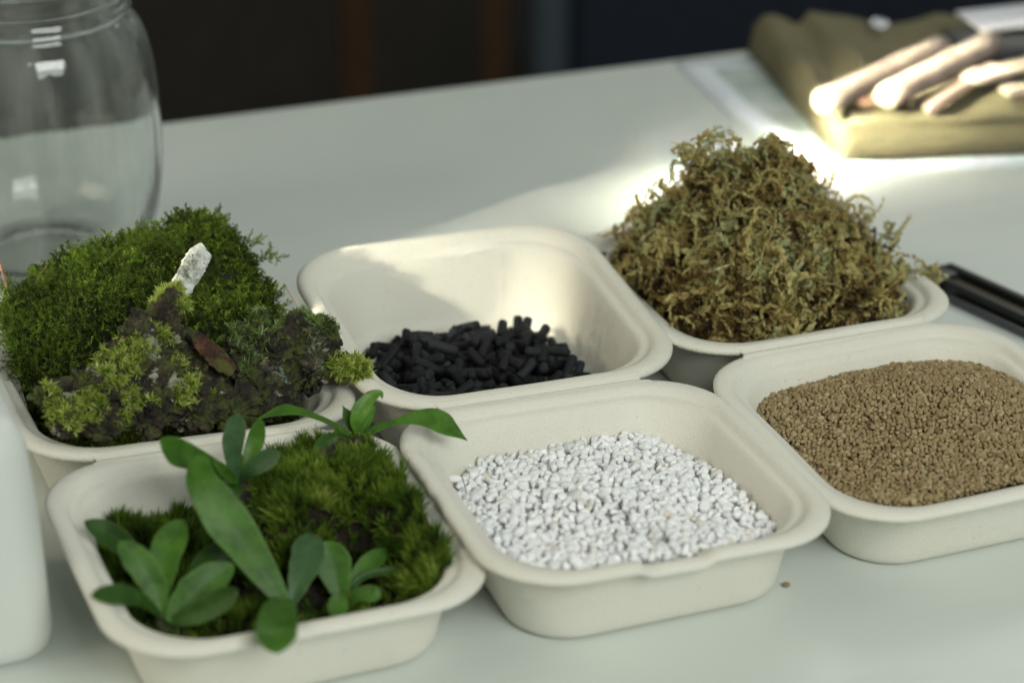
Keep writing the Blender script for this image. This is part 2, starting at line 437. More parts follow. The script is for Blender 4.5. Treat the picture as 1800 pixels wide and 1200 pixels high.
put_grains('P', H_peb, .0039, 3, .00262, grain_variants(12, 3, 10, 9, (1.05, .82, .62)), PEB, 'pebble', 'pebble',
           'small white tumbled pebble lying loose in the white pebble tray', 'white pebbles in the front middle tray',
           'bed of small white pebbles heaped in the front middle tray', .55, 300, 1500, None)
put_grains('A', H_aka, .00212, 3, .00142, grain_variants(10, 2, 12, 9, (1.05, .9, .8)), AKA, 'clay_granule', 'granule',
           'small tan baked clay granule lying in the granule tray', 'clay granules in the front right tray',
           'heap of fine tan clay granules filling the front right tray', .95, 500, 2500, None)
# one stray granule on the table
gm = np_mesh('clay_granule', *grain_variants(1, 3, 12, 9)[0][:2], m_tint('stray granule', [(0, (.30, .20, .10)), (1, (.32, .22, .11))], .95, obj_random=True, bscale=2500, fine=900))
g = link('clay_granule', gm, loc=on_z(1382, 1026, .0014)); g.scale = (.0019,) * 3
tag(g, 'single tan granule lying on the bare table right of the pebble tray', 'granule')

# ------------------------------------------------------------------ charcoal sticks
chm = m_tint('charcoal', [(0, (.004, .005, .006)), (.6, (.008, .009, .012)), (1, (.016, .018, .023))], .7, obj_random=True, spec=.35, bscale=900, bdist=.0004)
def stick_mesh(L_, r, seed):
    V = []; n, m = 12, 5; rr = random.Random(seed); bend = rr.uniform(-.0006, .0006)
    prof = [(-L_ / 2, r * .80)] + [(-L_ / 2 + .0004, r * .97)] + [(-L_ / 2 + L_ * k / m, r * rr.uniform(.94, 1.03)) for k in range(1, m)] + [(L_ / 2 - .0004, r * .97), (L_ / 2, r * .80)]
    for x, q in prof:
        for k in range(n):
            a = 2 * math.pi * k / n; V.append((x + rr.uniform(-.00018, .00018), q * math.cos(a) + bend * (1 - (2 * x / L_) ** 2), q * math.sin(a)))
    Fc = [(i * n + k, i * n + (k + 1) % n, (i + 1) * n + (k + 1) % n, (i + 1) * n + k) for i in range(len(prof) - 1) for k in range(n)]
    Fc = [f[::-1] for f in Fc]; Fc.append(tuple(range(n))); Fc.append(tuple(reversed(range((len(prof) - 1) * n, len(prof) * n))))
    return np_mesh('charcoal_stick', V, Fc, chm)
SM = [(L_, stick_mesh(L_, .0024, k)) for k, L_ in enumerate((.009, .0105, .0115, .0125, .0135, .0145, .016, .0175))]
MC = mat_of('C')
def H_coal(x, y):
    back = .132 - .62 * max(0, x - .022) - .2 * max(0, -x - .03)
    e = sstep(back + .006, back - .03, y); ex = sstep(.054, .030, x)
    return .0045 + (.0215 * e + .006 * math.exp(-((x - .0) ** 2 + (y - .085) ** 2) / .0015)) * ex if y < back + .004 else None
count = 0
for layer in range(3):
    for k in range(2600):
        if count > [100, 200, 291][layer]: break
        x, y = rng.uniform(-.064, .050), rng.uniform(.02, .135)
        h = H_coal(x, y)
        if h is None: continue
        L_, me = SM[int(rng.integers(len(SM)))]
        a = rng.uniform(0, math.pi); tlt = rng.normal() * (.16 + .12 * layer)
        z = .0035 + (h - .0035) * (layer + .45) / 3 + rng.uniform(0, .0025)
        e1 = Vector((math.cos(a) * math.cos(tlt), math.sin(a) * math.cos(tlt), math.sin(tlt))) * (L_ / 2 + .0008)
        if not all(inside(x + q * e1.x, y + q * e1.y, z + q * e1.z, .002) and z + q * e1.z > .0045 for q in (-1, 1)): continue
        if layer == 2 and any(H_coal(x + q * e1.x, y + q * e1.y) is None for q in (-1, 1)) and rng.random() < .7: continue
        g = bpy.data.objects.new('charcoal_stick', me); COL.objects.link(g)
        g.matrix_world = MC @ Matrix.Translation((x, y, z)) @ Matrix.Rotation(a, 4, 'Z') @ Matrix.Rotation(-tlt, 4, 'Y') @ Matrix.Rotation(rng.uniform(0, 6), 4, 'X')
        tag(g, 'short round black charcoal stick lying in the middle back tray', 'charcoal stick', 'black charcoal sticks heaped in the middle back tray'); count += 1
for (px, py, yl, a, tlt, L_i) in ((845, 582, .118, -.7, .55, 6), (912, 585, .110, 1.3, .95, 3), (975, 600, .098, -.9, .35, 5), (775, 598, .115, .5, .3, 5), (950, 612, .09, .9, .5, 4)):
    P_ = loc_of('C', on_y('C', px, py + 12, yl)); g = bpy.data.objects.new('charcoal_stick', SM[L_i][1]); COL.objects.link(g)
    g.matrix_world = MC @ Matrix.Translation(P_) @ Matrix.Rotation(a, 4, 'Z') @ Matrix.Rotation(-tlt, 4, 'Y')
    tag(g, 'short round black charcoal stick lying in the middle back tray', 'charcoal stick', 'black charcoal sticks heaped in the middle back tray')

# ------------------------------------------------------------------ moss generators
def blade(P0, d, L_, w_, curl, side):
    """curved tapering blade of 3 tris, returns verts, faces"""
    d = d / np.linalg.norm(d); s = np.cross(d, side); s /= (np.linalg.norm(s) + 1e-9)
    mid = P0 + d * L_ * .5; tip = P0 + d * L_ + curl * L_ * .35
    return np.array([P0 - s * w_ * .35, P0 + s * w_ * .35, mid + s * w_ * .5 + curl * L_ * .08, mid - s * w_ * .5 + curl * L_ * .08, tip]), np.array([[0, 1, 2], [0, 2, 3], [3, 2, 4]])
def join(parts):
    vs, fs, ts, o = [], [], [], 0
    for V, Fc, t in parts: vs.append(V); fs.append(Fc + o); ts.append(np.full(len(V), 0.) + t); o += len(V)
    return np.concatenate(vs), np.concatenate(fs), np.concatenate(ts)
def tuft_variants(n, blades, spread, L_, w_):
    out = []
    for k in range(n):
        parts = []
        for j in range(blades):
            a = rng.uniform(0, 2 * math.pi); t = rng.uniform(0, spread)
            d = np.array([math.cos(a) * math.sin(t), math.sin(a) * math.sin(t), math.cos(t)])
            V, Fc = blade(np.array([0, 0, rng.uniform(0, .35) * L_]) + d * .1 * L_, d, L_ * rng.uniform(.6, 1.1), w_ * rng.uniform(.7, 1.2), np.array([d[0], d[1], .3 * rng.normal()]) * .7, rng.normal(size=3))
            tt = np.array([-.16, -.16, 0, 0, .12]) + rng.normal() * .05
            parts.append((V, Fc, tt))
        out.append(join(parts))
    return out
def frond_variants(n, L_, segs, bl, w_):
    out = []
    for k in range(n):
        parts = []; p = np.zeros(3); d = np.array([rng.normal() * .3, rng.normal() * .3, 1.]); bend = rng.normal(size=3) * .16
        for j in range(segs):
            d = d + bend; d /= np.linalg.norm(d); q = p + d * L_ / segs
            s = np.cross(d, [0.3, 1, .2]); s /= np.linalg.norm(s)
            parts.append((np.array([p - s * w_ * .2, p + s * w_ * .2, q + s * w_ * .15, q - s * w_ * .15]), np.array([[0, 1, 2], [0, 2, 3]]), -.1))
            for sg in (-1, 1, .3 * rng.normal()):
                dd = d * .75 + s * sg + rng.normal(size=3) * .25
                V, Fc = blade(p, dd, bl * (1 - .5 * j / segs) * rng.uniform(.7, 1.2), w_, rng.normal(size=3) * .5, rng.normal(size=3))
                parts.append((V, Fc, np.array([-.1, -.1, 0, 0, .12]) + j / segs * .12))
            p = q
        out.append(join(parts))
    return out
def surf_points(H, n, xr, yr, sgn, eps=.0015):
    P, Nn = [], []
    while len(P) < n:
        x, y = rng.uniform(*xr), rng.uniform(*yr); h = H(x, y)
        if h is None: continue
        hx, hy = H(x + eps, y), H(x, y + eps)
        if hx is None or hy is None: hx = h if hx is None else hx; hy = h if hy is None else hy
        P.append((x, sgn * y, h)); Nn.append((-(hx - h) / eps, -sgn * (hy - h) / eps, 1))
    Nn = np.array(Nn); return np.array(P), Nn / np.linalg.norm(Nn, axis=1)[:, None]
def hf_mesh(H, xr, yr, sgn, res, zmin=.004):
    xs, ys = np.linspace(*xr, res), np.linspace(*yr, res); ok = {}; V = []
    for i, x in enumerate(xs):
        for j, y in enumerate(ys):
            h = H(x, y)
            if h is not None: ok[i, j] = len(V); V.append((x, sgn * y, h))
    Fc = []
    for i in range(res - 1):
        for j in range(res - 1):
            q = [ok.get(k) for k in ((i, j), (i + 1, j), (i + 1, j + 1), (i, j + 1))]
            if None not in q: Fc += [(q[0], q[1], q[2]), (q[0], q[2], q[3])]
    Fc = np.array(Fc)
    if sgn < 0: Fc = Fc[:, ::-1]
    return np.array(V), Fc
def stuff_obj(name, t, V, Fc, ti, mat, label, cat):
    o = link(name, np_mesh(name, V, Fc, mat, ti, smooth=False)); o.matrix_world = mat_of(t); return tag(o, label, cat, kind='stuff')

# --- sphagnum pile in tray S
def H_sph(x, y):
    if not (abs(x) < .073 and .012 < y < .152): return None
    cx, cy = x + .002, y - .086
    rr = math.sqrt((cx / .073) ** 2 + (cy / .072) ** 2)
    n_ = noise.noise(Vector((x * 34, y * 34, 5))) * .016 + noise.noise(Vector((x * 80, y * 80, 15))) * .011
    h = .034 + .064 * max(0, 1 - rr ** 1.45) + n_
    h += .008 * math.exp(-((x + .022) ** 2 + (y - .088) ** 2) / .0009)
    edge = sstep(1.28, .85, rr)
    h = .030 * (1 - edge) + h * edge - .002
    return h if inside(x, y, min(h, .038) + .001, .0015 if h < .045 else -.004) else None
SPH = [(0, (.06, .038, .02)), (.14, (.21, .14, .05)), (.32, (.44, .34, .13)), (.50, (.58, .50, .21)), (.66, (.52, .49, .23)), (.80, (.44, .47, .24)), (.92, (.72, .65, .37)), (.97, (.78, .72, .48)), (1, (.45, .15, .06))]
sphm = m_tint('dried sphagnum', SPH, .85, .30, spec=.15)
def strand_variants(n, nleaf):
    out = []
    for k in range(n):
        L_ = rng.uniform(.016, .036); p = np.zeros(3); d = rng.normal(size=3); d /= np.linalg.norm(d); ax = rng.normal(size=3) * .34; parts = []
        wdt = rng.uniform(.0011, .0025); pts = []
        for j in range(13):
            d = d + np.cross(ax, d) + rng.normal(size=3) * .10; d /= np.linalg.norm(d)
            q = p + d * L_ / 13; pts.append((p, q, d.copy())); p = q
        cen = sum(a for a, _, _ in pts) / 13
        for j, (a, q, d_) in enumerate(pts):
            s = np.cross(d_, [.2, .5, 1]); s /= np.linalg.norm(s); u = np.cross(d_, s)
            w0 = wdt * (.55 + .45 * math.sin(math.pi * (j + .5) / 13))
            for m in range(nleaf):
                an = rng.uniform(0, 6.28); o = math.cos(an) * s + math.sin(an) * u
                V, Fc = blade(a - cen + (q - a) * rng.random() + o * w0 * .15, d_ * 1.5 + o * .6, w0 * rng.uniform(1.0, 2.1), w0 * .85, o * .5 - d_ * .1, o + rng.normal(size=3) * .3)
                parts.append((V, Fc, np.array([-.10, -.10, -.02, -.02, .05])))
        out.append(join(parts))
    return out
SV = strand_variants(34, 6)
P_, N_ = surf_points(H_sph, 2250, (-.075, .075), (.012, .152), 1)
P_ = P_ + N_ * rng.uniform(-.007, .0025, (len(P_), 1))
P_ = P_[[bool(p[2] > .031 or inside(p[0], p[1], max(.004, p[2]), .006)) for p in P_]]
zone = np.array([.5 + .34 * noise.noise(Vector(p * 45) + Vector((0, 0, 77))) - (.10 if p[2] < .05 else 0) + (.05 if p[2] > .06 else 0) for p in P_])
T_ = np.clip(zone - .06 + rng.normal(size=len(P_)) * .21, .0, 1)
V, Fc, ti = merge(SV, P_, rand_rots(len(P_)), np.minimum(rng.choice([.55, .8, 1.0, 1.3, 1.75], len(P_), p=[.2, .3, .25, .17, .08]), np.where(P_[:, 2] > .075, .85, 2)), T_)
# loose wisps standing off the outline, fixed by where they stand in the pile
wis = [(1195, 285, .10), (1165, 335, .10), (1150, 350, .10), (1130, 375, .11), (1118, 390, .11), (1180, 310, .10), (1205, 270, .09), (1420, 300, .10), (1440, 325, .10), (1450, 335, .09), (1465, 350, .09),
       (1500, 360, .09), (1520, 380, .08), (1560, 405, .08), (1572, 420, .07), (1590, 480, .055), (1600, 478, .055), (1618, 474, .055), (1636, 480, .05), (1632, 490, .05), (1610, 500, .05), (1645, 492, .052), (1240, 245, .09),
       (1260, 240, .09), (1300, 255, .09), (1340, 268, .09), (1360, 270, .09), (1095, 400, .12), (1105, 425, .11), (1570, 560, .018), (1560, 545, .02), (1225, 262, .09), (1385, 300, .09)]
wp = np.array([tuple(loc_of('S', on_y('S', a, b_, c))) for a, b_, c in wis for _ in range(3)]) + rng.normal(size=(len(wis) * 3, 3)) * .002
V2, F2, t2 = merge(SV, wp, rand_rots(len(wp)), rng.uniform(.6, 1.0, len(wp)), np.clip(rng.normal(.6, .15, len(wp)), 0, 1))
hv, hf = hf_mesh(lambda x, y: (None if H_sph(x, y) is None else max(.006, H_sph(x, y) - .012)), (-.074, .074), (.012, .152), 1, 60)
F2 = F2 + len(V); hf = hf + len(V) + len(V2)
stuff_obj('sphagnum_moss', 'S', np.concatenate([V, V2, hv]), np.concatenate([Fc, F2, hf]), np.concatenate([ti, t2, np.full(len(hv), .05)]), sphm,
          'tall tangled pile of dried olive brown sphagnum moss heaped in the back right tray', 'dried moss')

# --- feathery moss sheet in tray B
def H_bm(x, y):
    if not (-.076 < x < .078 and .03 < y < .162): return None
    ridge = .078 + .010 * math.exp(-((x - .03) / .03) ** 2) - .020 * sstep(-.03, -.07, x) - .034 * sstep(.045, .078, x)
    k = sstep(.035, .128, y); h = .018 + (ridge - .018) * k ** 1.15
    h -= .030 * sstep(.142, .160, y)
    h += .008 * noise.noise(Vector((x * 35, y * 35, 2))) + .006 * noise.noise(Vector((x * 85, y * 85, 12)))
    return h if inside(x, y, min(h, .038)) else None
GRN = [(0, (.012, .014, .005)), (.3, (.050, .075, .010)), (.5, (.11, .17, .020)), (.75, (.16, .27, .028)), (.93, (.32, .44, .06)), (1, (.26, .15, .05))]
grm = m_tint('feather moss', GRN, .7, .38, spec=.25)
FV = frond_variants(14, .0085, 6, .0028, .00075)
P_, N_ = surf_points(H_bm, 6000, (-.076, .078), (.03, .162), 1)
k_ = [bool(p[2] > .040 or inside(p[0], p[1], max(.004, p[2]), .004)) for p in P_]; P_, N_ = P_[k_], N_[k_]
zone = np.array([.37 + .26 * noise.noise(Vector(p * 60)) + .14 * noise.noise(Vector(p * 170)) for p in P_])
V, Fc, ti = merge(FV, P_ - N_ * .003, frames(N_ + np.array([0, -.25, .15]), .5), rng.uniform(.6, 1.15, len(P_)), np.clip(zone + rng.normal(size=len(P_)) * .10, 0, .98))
wis = [(400, 408, .13), (385, 410, .13), (310, 405, .13), (320, 418, .13), (300, 425, .13), (250, 432, .13), (240, 428, .13), (185, 425, .13), (130, 440, .13), (145, 445, .13), (430, 440, .12), (455, 455, .12), (470, 450, .12), (440, 425, .125),
       (10, 500, .14), (5, 520, .13), (15, 540, .12), (60, 475, .14), (5, 560, .12), (10, 590, .11), (5, 610, .10), (415, 420, .13), (345, 415, .13), (490, 520, .10), (280, 430, .13)]
wp = np.array([tuple(loc_of('B', on_y('B', a, b_ + 6, c))) for a, b_, c in wis for _ in range(9)]) + rng.normal(size=(len(wis) * 9, 3)) * .0022
V2, F2, t2 = merge(FV, wp, frames(np.tile([0, -.1, 1.], (len(wp), 1)), .7), rng.uniform(.5, .95, len(wp)), np.clip(rng.normal(.66, .12, len(wp)), 0, .97))
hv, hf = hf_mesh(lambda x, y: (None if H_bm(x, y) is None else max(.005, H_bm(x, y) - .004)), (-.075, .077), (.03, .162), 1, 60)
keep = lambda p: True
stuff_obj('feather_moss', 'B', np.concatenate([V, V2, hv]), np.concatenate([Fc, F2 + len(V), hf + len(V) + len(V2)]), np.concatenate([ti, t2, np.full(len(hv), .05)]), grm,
          'thick sheet of feathery green moss leaning at the back of the left tray', 'moss')

# --- bark lumps in tray B
def m_bark(name, dark, mid, lich, lich_amt, mint=.0):
    m, nt, b, o = new_mat(name); p = pos(nt)
    c = ramp(nt, tex(nt, 120, 6, .75, p), [(.38, dark), (.52, mid), (.62, tuple(x * 2.6 for x in mid)), (.74, (.34, .28, .17))])
    li = maprange(nt, tex(nt, 55, 6, .72, p), .70 - lich_amt, .735 - lich_amt)
    c = mixc(nt, li, c, mixc(nt, maprange(nt, tex(nt, 420, 3, .6, p), .35, .6), lich, tuple(x * .78 for x in lich)))
    if mint:
        v = N(nt, 'ShaderNodeMapping'); v.inputs['Location'].default_value = (3, 7, 1); nt.links.new(p, v.inputs[0])
        c = mixc(nt, maprange(nt, tex(nt, 75, 5, .7, v.outputs[0]), .68 - mint, .73 - mint), c, (.25, .33, .24))
    v2 = N(nt, 'ShaderNodeMapping'); v2.inputs['Location'].default_value = (9, 2, 5); nt.links.new(p, v2.inputs[0])
    c = mixc(nt, maprange_to(nt, tex(nt, 90, 5, .7, v2.outputs[0]), .47, .60, 0, .85), c, (.085, .105, .018))
    nt.links.new(c, b.inputs['Base Color']); b.inputs['Roughness'].default_value = .82
    h = N(nt, 'ShaderNodeMath', operation='ADD'); nt.links.new(tex(nt, 260, 6, .75, p), h.inputs[0]); nt.links.new(li, h.inputs[1])
    bump(nt, b, h.outputs[0], 1.0, .0016); return m
def blob_mesh(name, balls, mat, vox=.0011, amp=.0032, seed=0.0, stretch=None):
    """union of balls (centre, radius vector) -> voxel remesh -> cracked bark relief"""
    F0 = None; vs, fs, off = [], [], 0; ch = grain_variants(6, 3, 9, 26, (1, 1, 1)); Q = rand_rots(400); k = 0
    for c, r in balls:
        r = np.array(r if hasattr(r, '__len__') else (r, r, r))
        for j in range(5):
            V0, F0, _ = ch[k % 6]; k += 1
            if j == 0: q = (V0 @ Q[k].T) * r * 1.22 + np.array(c)
            else:
                o_ = rng.normal(size=3); o_ /= np.linalg.norm(o_); q = (V0 @ Q[k].T) * r * rng.uniform(.45, .7) + np.array(c) + o_ * r * .62
            vs.append(q); fs.append(F0 + off); off += len(V0)
    return blob_from(np.concatenate(vs), np.concatenate(fs), mat, vox, amp, seed, 2)
def blob_from(V_, F_, mat, vox, amp, seed, smooth_it):
    me = np_mesh('blob', V_, F_, mat); o = link('blob', me)
    md = o.modifiers.new('r', 'REMESH'); md.mode = 'VOXEL'; md.voxel_size = vox
    sm = o.modifiers.new('s', 'SMOOTH'); sm.iterations = smooth_it
    dg = bpy.context.evaluated_depsgraph_get(); m2 = bpy.data.meshes.new_from_object(o.evaluated_get(dg))
    n = len(m2.vertices); co = np.empty(n * 3, np.float32); m2.vertices.foreach_get('co', co); co = co.reshape(-1, 3)
    nr = np.array([v.normal[:] for v in m2.vertices])
    d = np.empty(n)
    for i in range(n):
        p = Vector(co[i]); wv_ = Vector((noise.noise(p * 120 + Vector((seed, 0, 0))), noise.noise(p * 120 + Vector((0, seed, 5))), noise.noise(p * 120 + Vector((7, 0, seed))))) * .35
        q = Vector((p.x * 110, p.y * 110, p.z * 190)) + wv_ + Vector((seed, 3, 1))
        dist, pts_ = noise.voronoi(q); h1 = noise.cell(pts_[0] * 7.31); crack = 1 - min(1, (dist[1] - dist[0]) * 5)
        q2 = Vector((p.x * 260, p.y * 260, p.z * 380)) + wv_ * 2; d2, p2 = noise.voronoi(q2); hf_ = noise.noise(p * 700)
        d[i] = h1 * .42 - crack * .42 + (noise.turbulence(p * 330 + Vector((seed, 1, 4)), 3, True) - .9) * .30 + (noise.cell(p2[0] * 3.7) - .5) * .34 - (1 - min(1, (d2[1] - d2[0]) * 4)) * .15 + noise.noise(p * 60 + Vector((seed, 9, 9))) * 1.0 + hf_ * .12 - .2
    co = co + nr * (d * amp)[:, None]
    m2.vertices.foreach_set('co', co.astype(np.float32).ravel()); m2.polygons.foreach_set('use_smooth', np.ones(len(m2.polygons), bool)); m2.update()
    m2.materials.clear(); m2.materials.append(mat)
    bpy.data.objects.remove(o); return m2
def bp(px, py, yl): return tuple(loc_of('B', on_y('B', px, py, yl)))
MB_ = mat_of('B')
def bark(name, spec, mat, label, amp=.0032, vox=.0011, seed=0.0):
    balls = [(bp(a, b_, y), (r * .00028, r * .00028 * fl_, r * .00028)) for (a, b_, y, r, fl_) in spec]
    me = blob_mesh(name, balls, mat, vox, amp, seed); o = link(name, me); o.matrix_world = MB_; tag(o, label, 'bark'); return o
b_main = m_bark('grey brown bark', (.005, .004, .003), (.034, .025, .014), (.46, .45, .32), .13)
b_mint = m_bark('bark with mint lichen', (.005, .004, .003), (.030, .024, .015), (.34, .34, .25), .085, .07)
b_pale = m_bark('pale lichen bark', (.03, .025, .02), (.30, .28, .24), (.92, .92, .86), .32)
b_red = m_bark('red brown bark', (.020, .006, .005), (.060, .017, .012), (.09, .05, .03), .07)
bark1 = bark('bark_piece', [(85, 695, .026, 26, 1), (120, 700, .028, 42, 1), (175, 690, .030, 50, 1), (235, 690, .031, 52, 1), (300, 690, .030, 52, 1), (355, 690, .029, 46, 1), (115, 745, .018, 30, .9), (180, 740, .018, 36, .9), (260, 738, .017, 36, .9), (340, 728, .018, 34, .9),
                            (205, 645, .036, 40, 1), (255, 600, .042, 42, .9), (285, 560, .050, 34, .8), (310, 620, .042, 50, .9), (350, 650, .036, 42, .9), (300, 535, .056, 30, .8)], b_main,
             'large rugged brown bark lump with green moss tufts at the front of the left tray', .0042, .0008, 1.5)
def slab_mesh(name, spine, mat, amp, vox, seed):
    """broken plank of bark: spine of (px, py, ylocal, width px, thickness px)"""
    V = []; n = 8
    for (a, b_, y, w_, th) in spine:
        c = Vector(bp(a, b_, y)); k = spine.index((a, b_, y, w_, th)); q0 = spine[max(0, k - 1)]; q1 = spine[min(len(spine) - 1, k + 1)]
        tan = (Vector(bp(*q1[:3])) - Vector(bp(*q0[:3]))).normalized(); side = tan.cross(Vector((.25, -.85, .45))).normalized(); nn = side.cross(tan)
        for j in range(n):
            an = 2 * math.pi * j / n + .3; sx_ = math.copysign(abs(math.cos(an)) ** .6, math.cos(an)) * (1 + .12 * noise.noise(Vector((j * 3, k * 2, seed)))); sy_ = math.copysign(abs(math.sin(an)) ** .6, math.sin(an))
            V.append(tuple(c + side * sx_ * w_ * .00014 + nn * sy_ * th * .00014))
    m = len(spine); Fc = [(i * n + j, i * n + (j + 1) % n, (i + 1) * n + (j + 1) % n, (i + 1) * n + j) for i in range(m - 1) for j in range(n)] + [tuple(reversed(range(n))), tuple(range((m - 1) * n, m * n))]
    return V, Fc
def slab(spine, mat, label, amp, vox, seed):
    V, Fc = slab_mesh('s', spine, mat, amp, vox, seed)
    tri = []
    for f in Fc:
        for k in range(1, len(f) - 1): tri.append((f[0], f[k], f[k + 1]))
    me = blob_from(np.array(V), np.array(tri), mat, vox, amp, seed, 2); o = link('bark_piece', me); o.matrix_world = MB_; return tag(o, label, 'bark')
bark2 = slab([(248, 592, .050, 36, 30), (270, 566, .056, 50, 30), (290, 542, .062, 48, 28), (305, 520, .067, 46, 26), (322, 496, .072, 44, 22), (336, 472, .078, 50, 20), (350, 452, .082, 50, 18), (362, 438, .086, 34, 14)], b_pale,
             'narrow bark finger with white lichen sticking up against the green moss', .0010, .0007, 4.0)
bark3 = bark('bark_piece', [(440, 650, .036, 40, 1), (480, 620, .042, 46, 1), (525, 605, .045, 46, 1), (560, 590, .047, 36, .9), (578, 600, .045, 22, .9), (545, 650, .038, 34, 1), (450, 705, .026, 38, 1), (495, 690, .028, 36, 1), (410, 720, .024, 32, 1), (420, 600, .052, 30, .8), (460, 565, .058, 26, .8)], b_mint,
             'dark bark lump with pale mint lichen at the right end of the left tray', .0040, .0008, 8.0)
bark4 = bark('bark_piece', [(575, 655, .036, 20, .9), (600, 645, .034, 26, .9), (628, 655, .030, 20, .8)], b_main,
             'small bark scrap with star shaped moss overhanging the charcoal tray corner', .0022, .0009, 12.0)
bark5 = slab([(338, 585, .037, 20, 10), (352, 600, .034, 34, 12), (372, 620, .030, 40, 12), (394, 640, .026, 44, 12), (414, 655, .023, 24, 10)], b_red,
             'reddish brown bark flake lying between the two big bark lumps', .0008, .0008, 16.0)
bm_soil = m_tint('dark moss soil', [(0, (.006, .004, .003)), (1, (.022, .014, .009))], .95, bscale=800, bdist=.001)
def H_bs(x, y): return (.012 + .004 * noise.noise(Vector((x * 60, y * 60, 4)))) if inside(x, y, .012, .001) else None
hv, hf = hf_mesh(H_bs, (-.07, .07), (.01, .155), 1, 60)
stuff_obj('moss_soil', 'B', hv, hf, rng.random(len(hv)), bm_soil, 'dark crumbly soil under the bark in the left tray', 'soil')

# star moss tufts growing on the bark
STAR = tuft_variants(12, 15, 1.30, .0036, .00050)
starm = m_tint('star moss', [(0, (.06, .09, .012)), (.3, (.21, .29, .040)), (.6, (.44, .54, .10)), (.85, (.62, .70, .22)), (1, (.76, .80, .40))], .6, .35, spec=.3)
def grow(o, n, thr, sc, label, seeds=None, face=(0, -.55, .8), jit=.35, clusters=None, low=0.0, mat=None):
    me = o.data; m = len(me.vertices); co = np.empty(m * 3, np.float32); me.vertices.foreach_get('co', co); co = co.reshape(-1, 3)
    nr = np.array([v.normal[:] for v in me.vertices]); Fv = np.array(face) / np.linalg.norm(face)
    ok = nr @ Fv > low
    c = np.zeros(m, bool)
    for (px, py, yl, rp) in clusters:
        cc = np.array(bp(px, py, yl)); dd = np.linalg.norm((co - cc) * np.array([1, .45, 1]), axis=1)
        nz = np.array([noise.noise(Vector(p * 260)) for p in co[dd < rp * .00045]]); idx = np.nonzero(dd < rp * .00045)[0]
        c[idx] |= dd[idx] < rp * .00028 * (1 + .5 * nz)
    I = np.nonzero(ok & c)[0]
    if not len(I): print('no moss spots', label); return
    I = rng.choice(I, n); P0, N0 = co[I], nr[I]
    V, Fc, ti = merge(STAR, P0 - N0 * .0004, frames(N0 * .7 + Fv * .5, jit), rng.uniform(.5, 1.1, n) * sc, np.clip(rng.normal(.55, .17, n), 0, 1))
    q = link('star_moss', np_mesh('star_moss', V, Fc, mat or starm, ti, smooth=False), o); q['kind'] = 'stuff'; q['label'] = label
grow(bark1, 820, 0, 1.0, 'bright green star shaped moss tufts', clusters=[(180, 645, .035, 22), (215, 620, .04, 28), (240, 600, .04, 22), (165, 685, .03, 24), (195, 662, .03, 20), (150, 715, .02, 22), (105, 690, .02, 9), (100, 725, .015, 18), (85, 680, .02, 12), (322, 690, .02, 17), (335, 672, .02, 11),
     (232, 700, .02, 20), (212, 725, .02, 14), (270, 700, .02, 11), (305, 625, .035, 9), (325, 640, .03, 8), (340, 655, .03, 8), (290, 590, .04, 12), (260, 580, .045, 16), (320, 535, .055, 14), (225, 570, .05, 12), (295, 640, .03, 5), (372, 685, .02, 4), (350, 610, .03, 8), (125, 740, .015, 12), (90, 760, .01, 10)])
grow(bark2, 260, 0, .9, 'yellow green moss tuft at the foot of the bark finger', clusters=[(292, 520, .064, 18), (310, 512, .066, 10), (280, 532, .06, 10)], low=-.2)
grow(bark3, 360, 0, .9, 'fine green moss on the dark bark', clusters=[(430, 580, .05, 34), (400, 570, .05, 26), (470, 560, .055, 26), (540, 555, .05, 28), (565, 565, .045, 20), (520, 560, .05, 18), (440, 640, .03, 14), (500, 640, .04, 10), (480, 600, .045, 12), (580, 590, .045, 12), (470, 700, .02, 7), (560, 620, .04, 8)], low=-.1,
     mat=m_tint('mint moss', [(0, (.03, .05, .010)), (.5, (.15, .23, .05)), (1, (.44, .54, .24))], .7, .3))
grow(bark4, 240, 0, 1.3, 'star shaped moss sprigs', clusters=[(590, 640, .035, 14), (632, 648, .03, 14), (636, 660, .028, 12)], low=-.3)
# dry twigs poking out
twm = m_plain('dry twig', (.30, .16, .09), .7)
def tube(pts, r0, r1, mat, name, n=6):
    V, k = [], len(pts)
    for i, p in enumerate(pts):
        p = Vector(p); d = (Vector(pts[min(k - 1, i + 1)]) - Vector(pts[max(0, i - 1)])).normalized()
        a = d.orthogonal().normalized(); b_ = d.cross(a); r = r0 + (r1 - r0) * i / (k - 1)
        for j in range(n): V.append(p + a * r * math.cos(6.2832 * j / n) + b_ * r * math.sin(6.2832 * j / n))
    Fc = [(i * n + j, i * n + (j + 1) % n, (i + 1) * n + (j + 1) % n, (i + 1) * n + j) for i in range(k - 1) for j in range(n)]
    Fc += [tuple(reversed(range(n))), tuple(range((k - 1) * n, k * n))]
    return np_mesh(name, [tuple(v) for v in V], Fc, mat)
def twig(t, pts, r, label, mat=twm):
    Q = [on_y(t, *p) for p in pts]; o = link('twig', tube(Q, r, r * .6, mat, 'twig')); tag(o, label, 'twig')
twig('B', [(62, 500, .135), (72, 480, .135), (86, 462, .135)], .0005, 'thin reddish dry stem standing out of the moss beside the jar')
twig('B', [(0, 460, .14), (4, 478, .14), (12, 510, .135), (8, 530, .13)], .0009, 'thicker dry stem at the far left end of the moss sheet')
twig('B', [(500, 500, .115), (510, 515, .11), (520, 532, .105), (530, 550, .10)], .0007, 'pale dry stem hanging off the right end of the moss sheet', m_plain('pale twig', (.62, .52, .42), .4))
twig('P', [(812, 838, -.052), (816, 850, -.052), (820, 866, -.052)], .0003, 'tiny red brown stem standing among the white pebbles')
twig('L', [(545, 850, -.055), (570, 851, -.055), (592, 853, -.055)], .0004, 'thin pale brown stick lying across the green moss cushion')

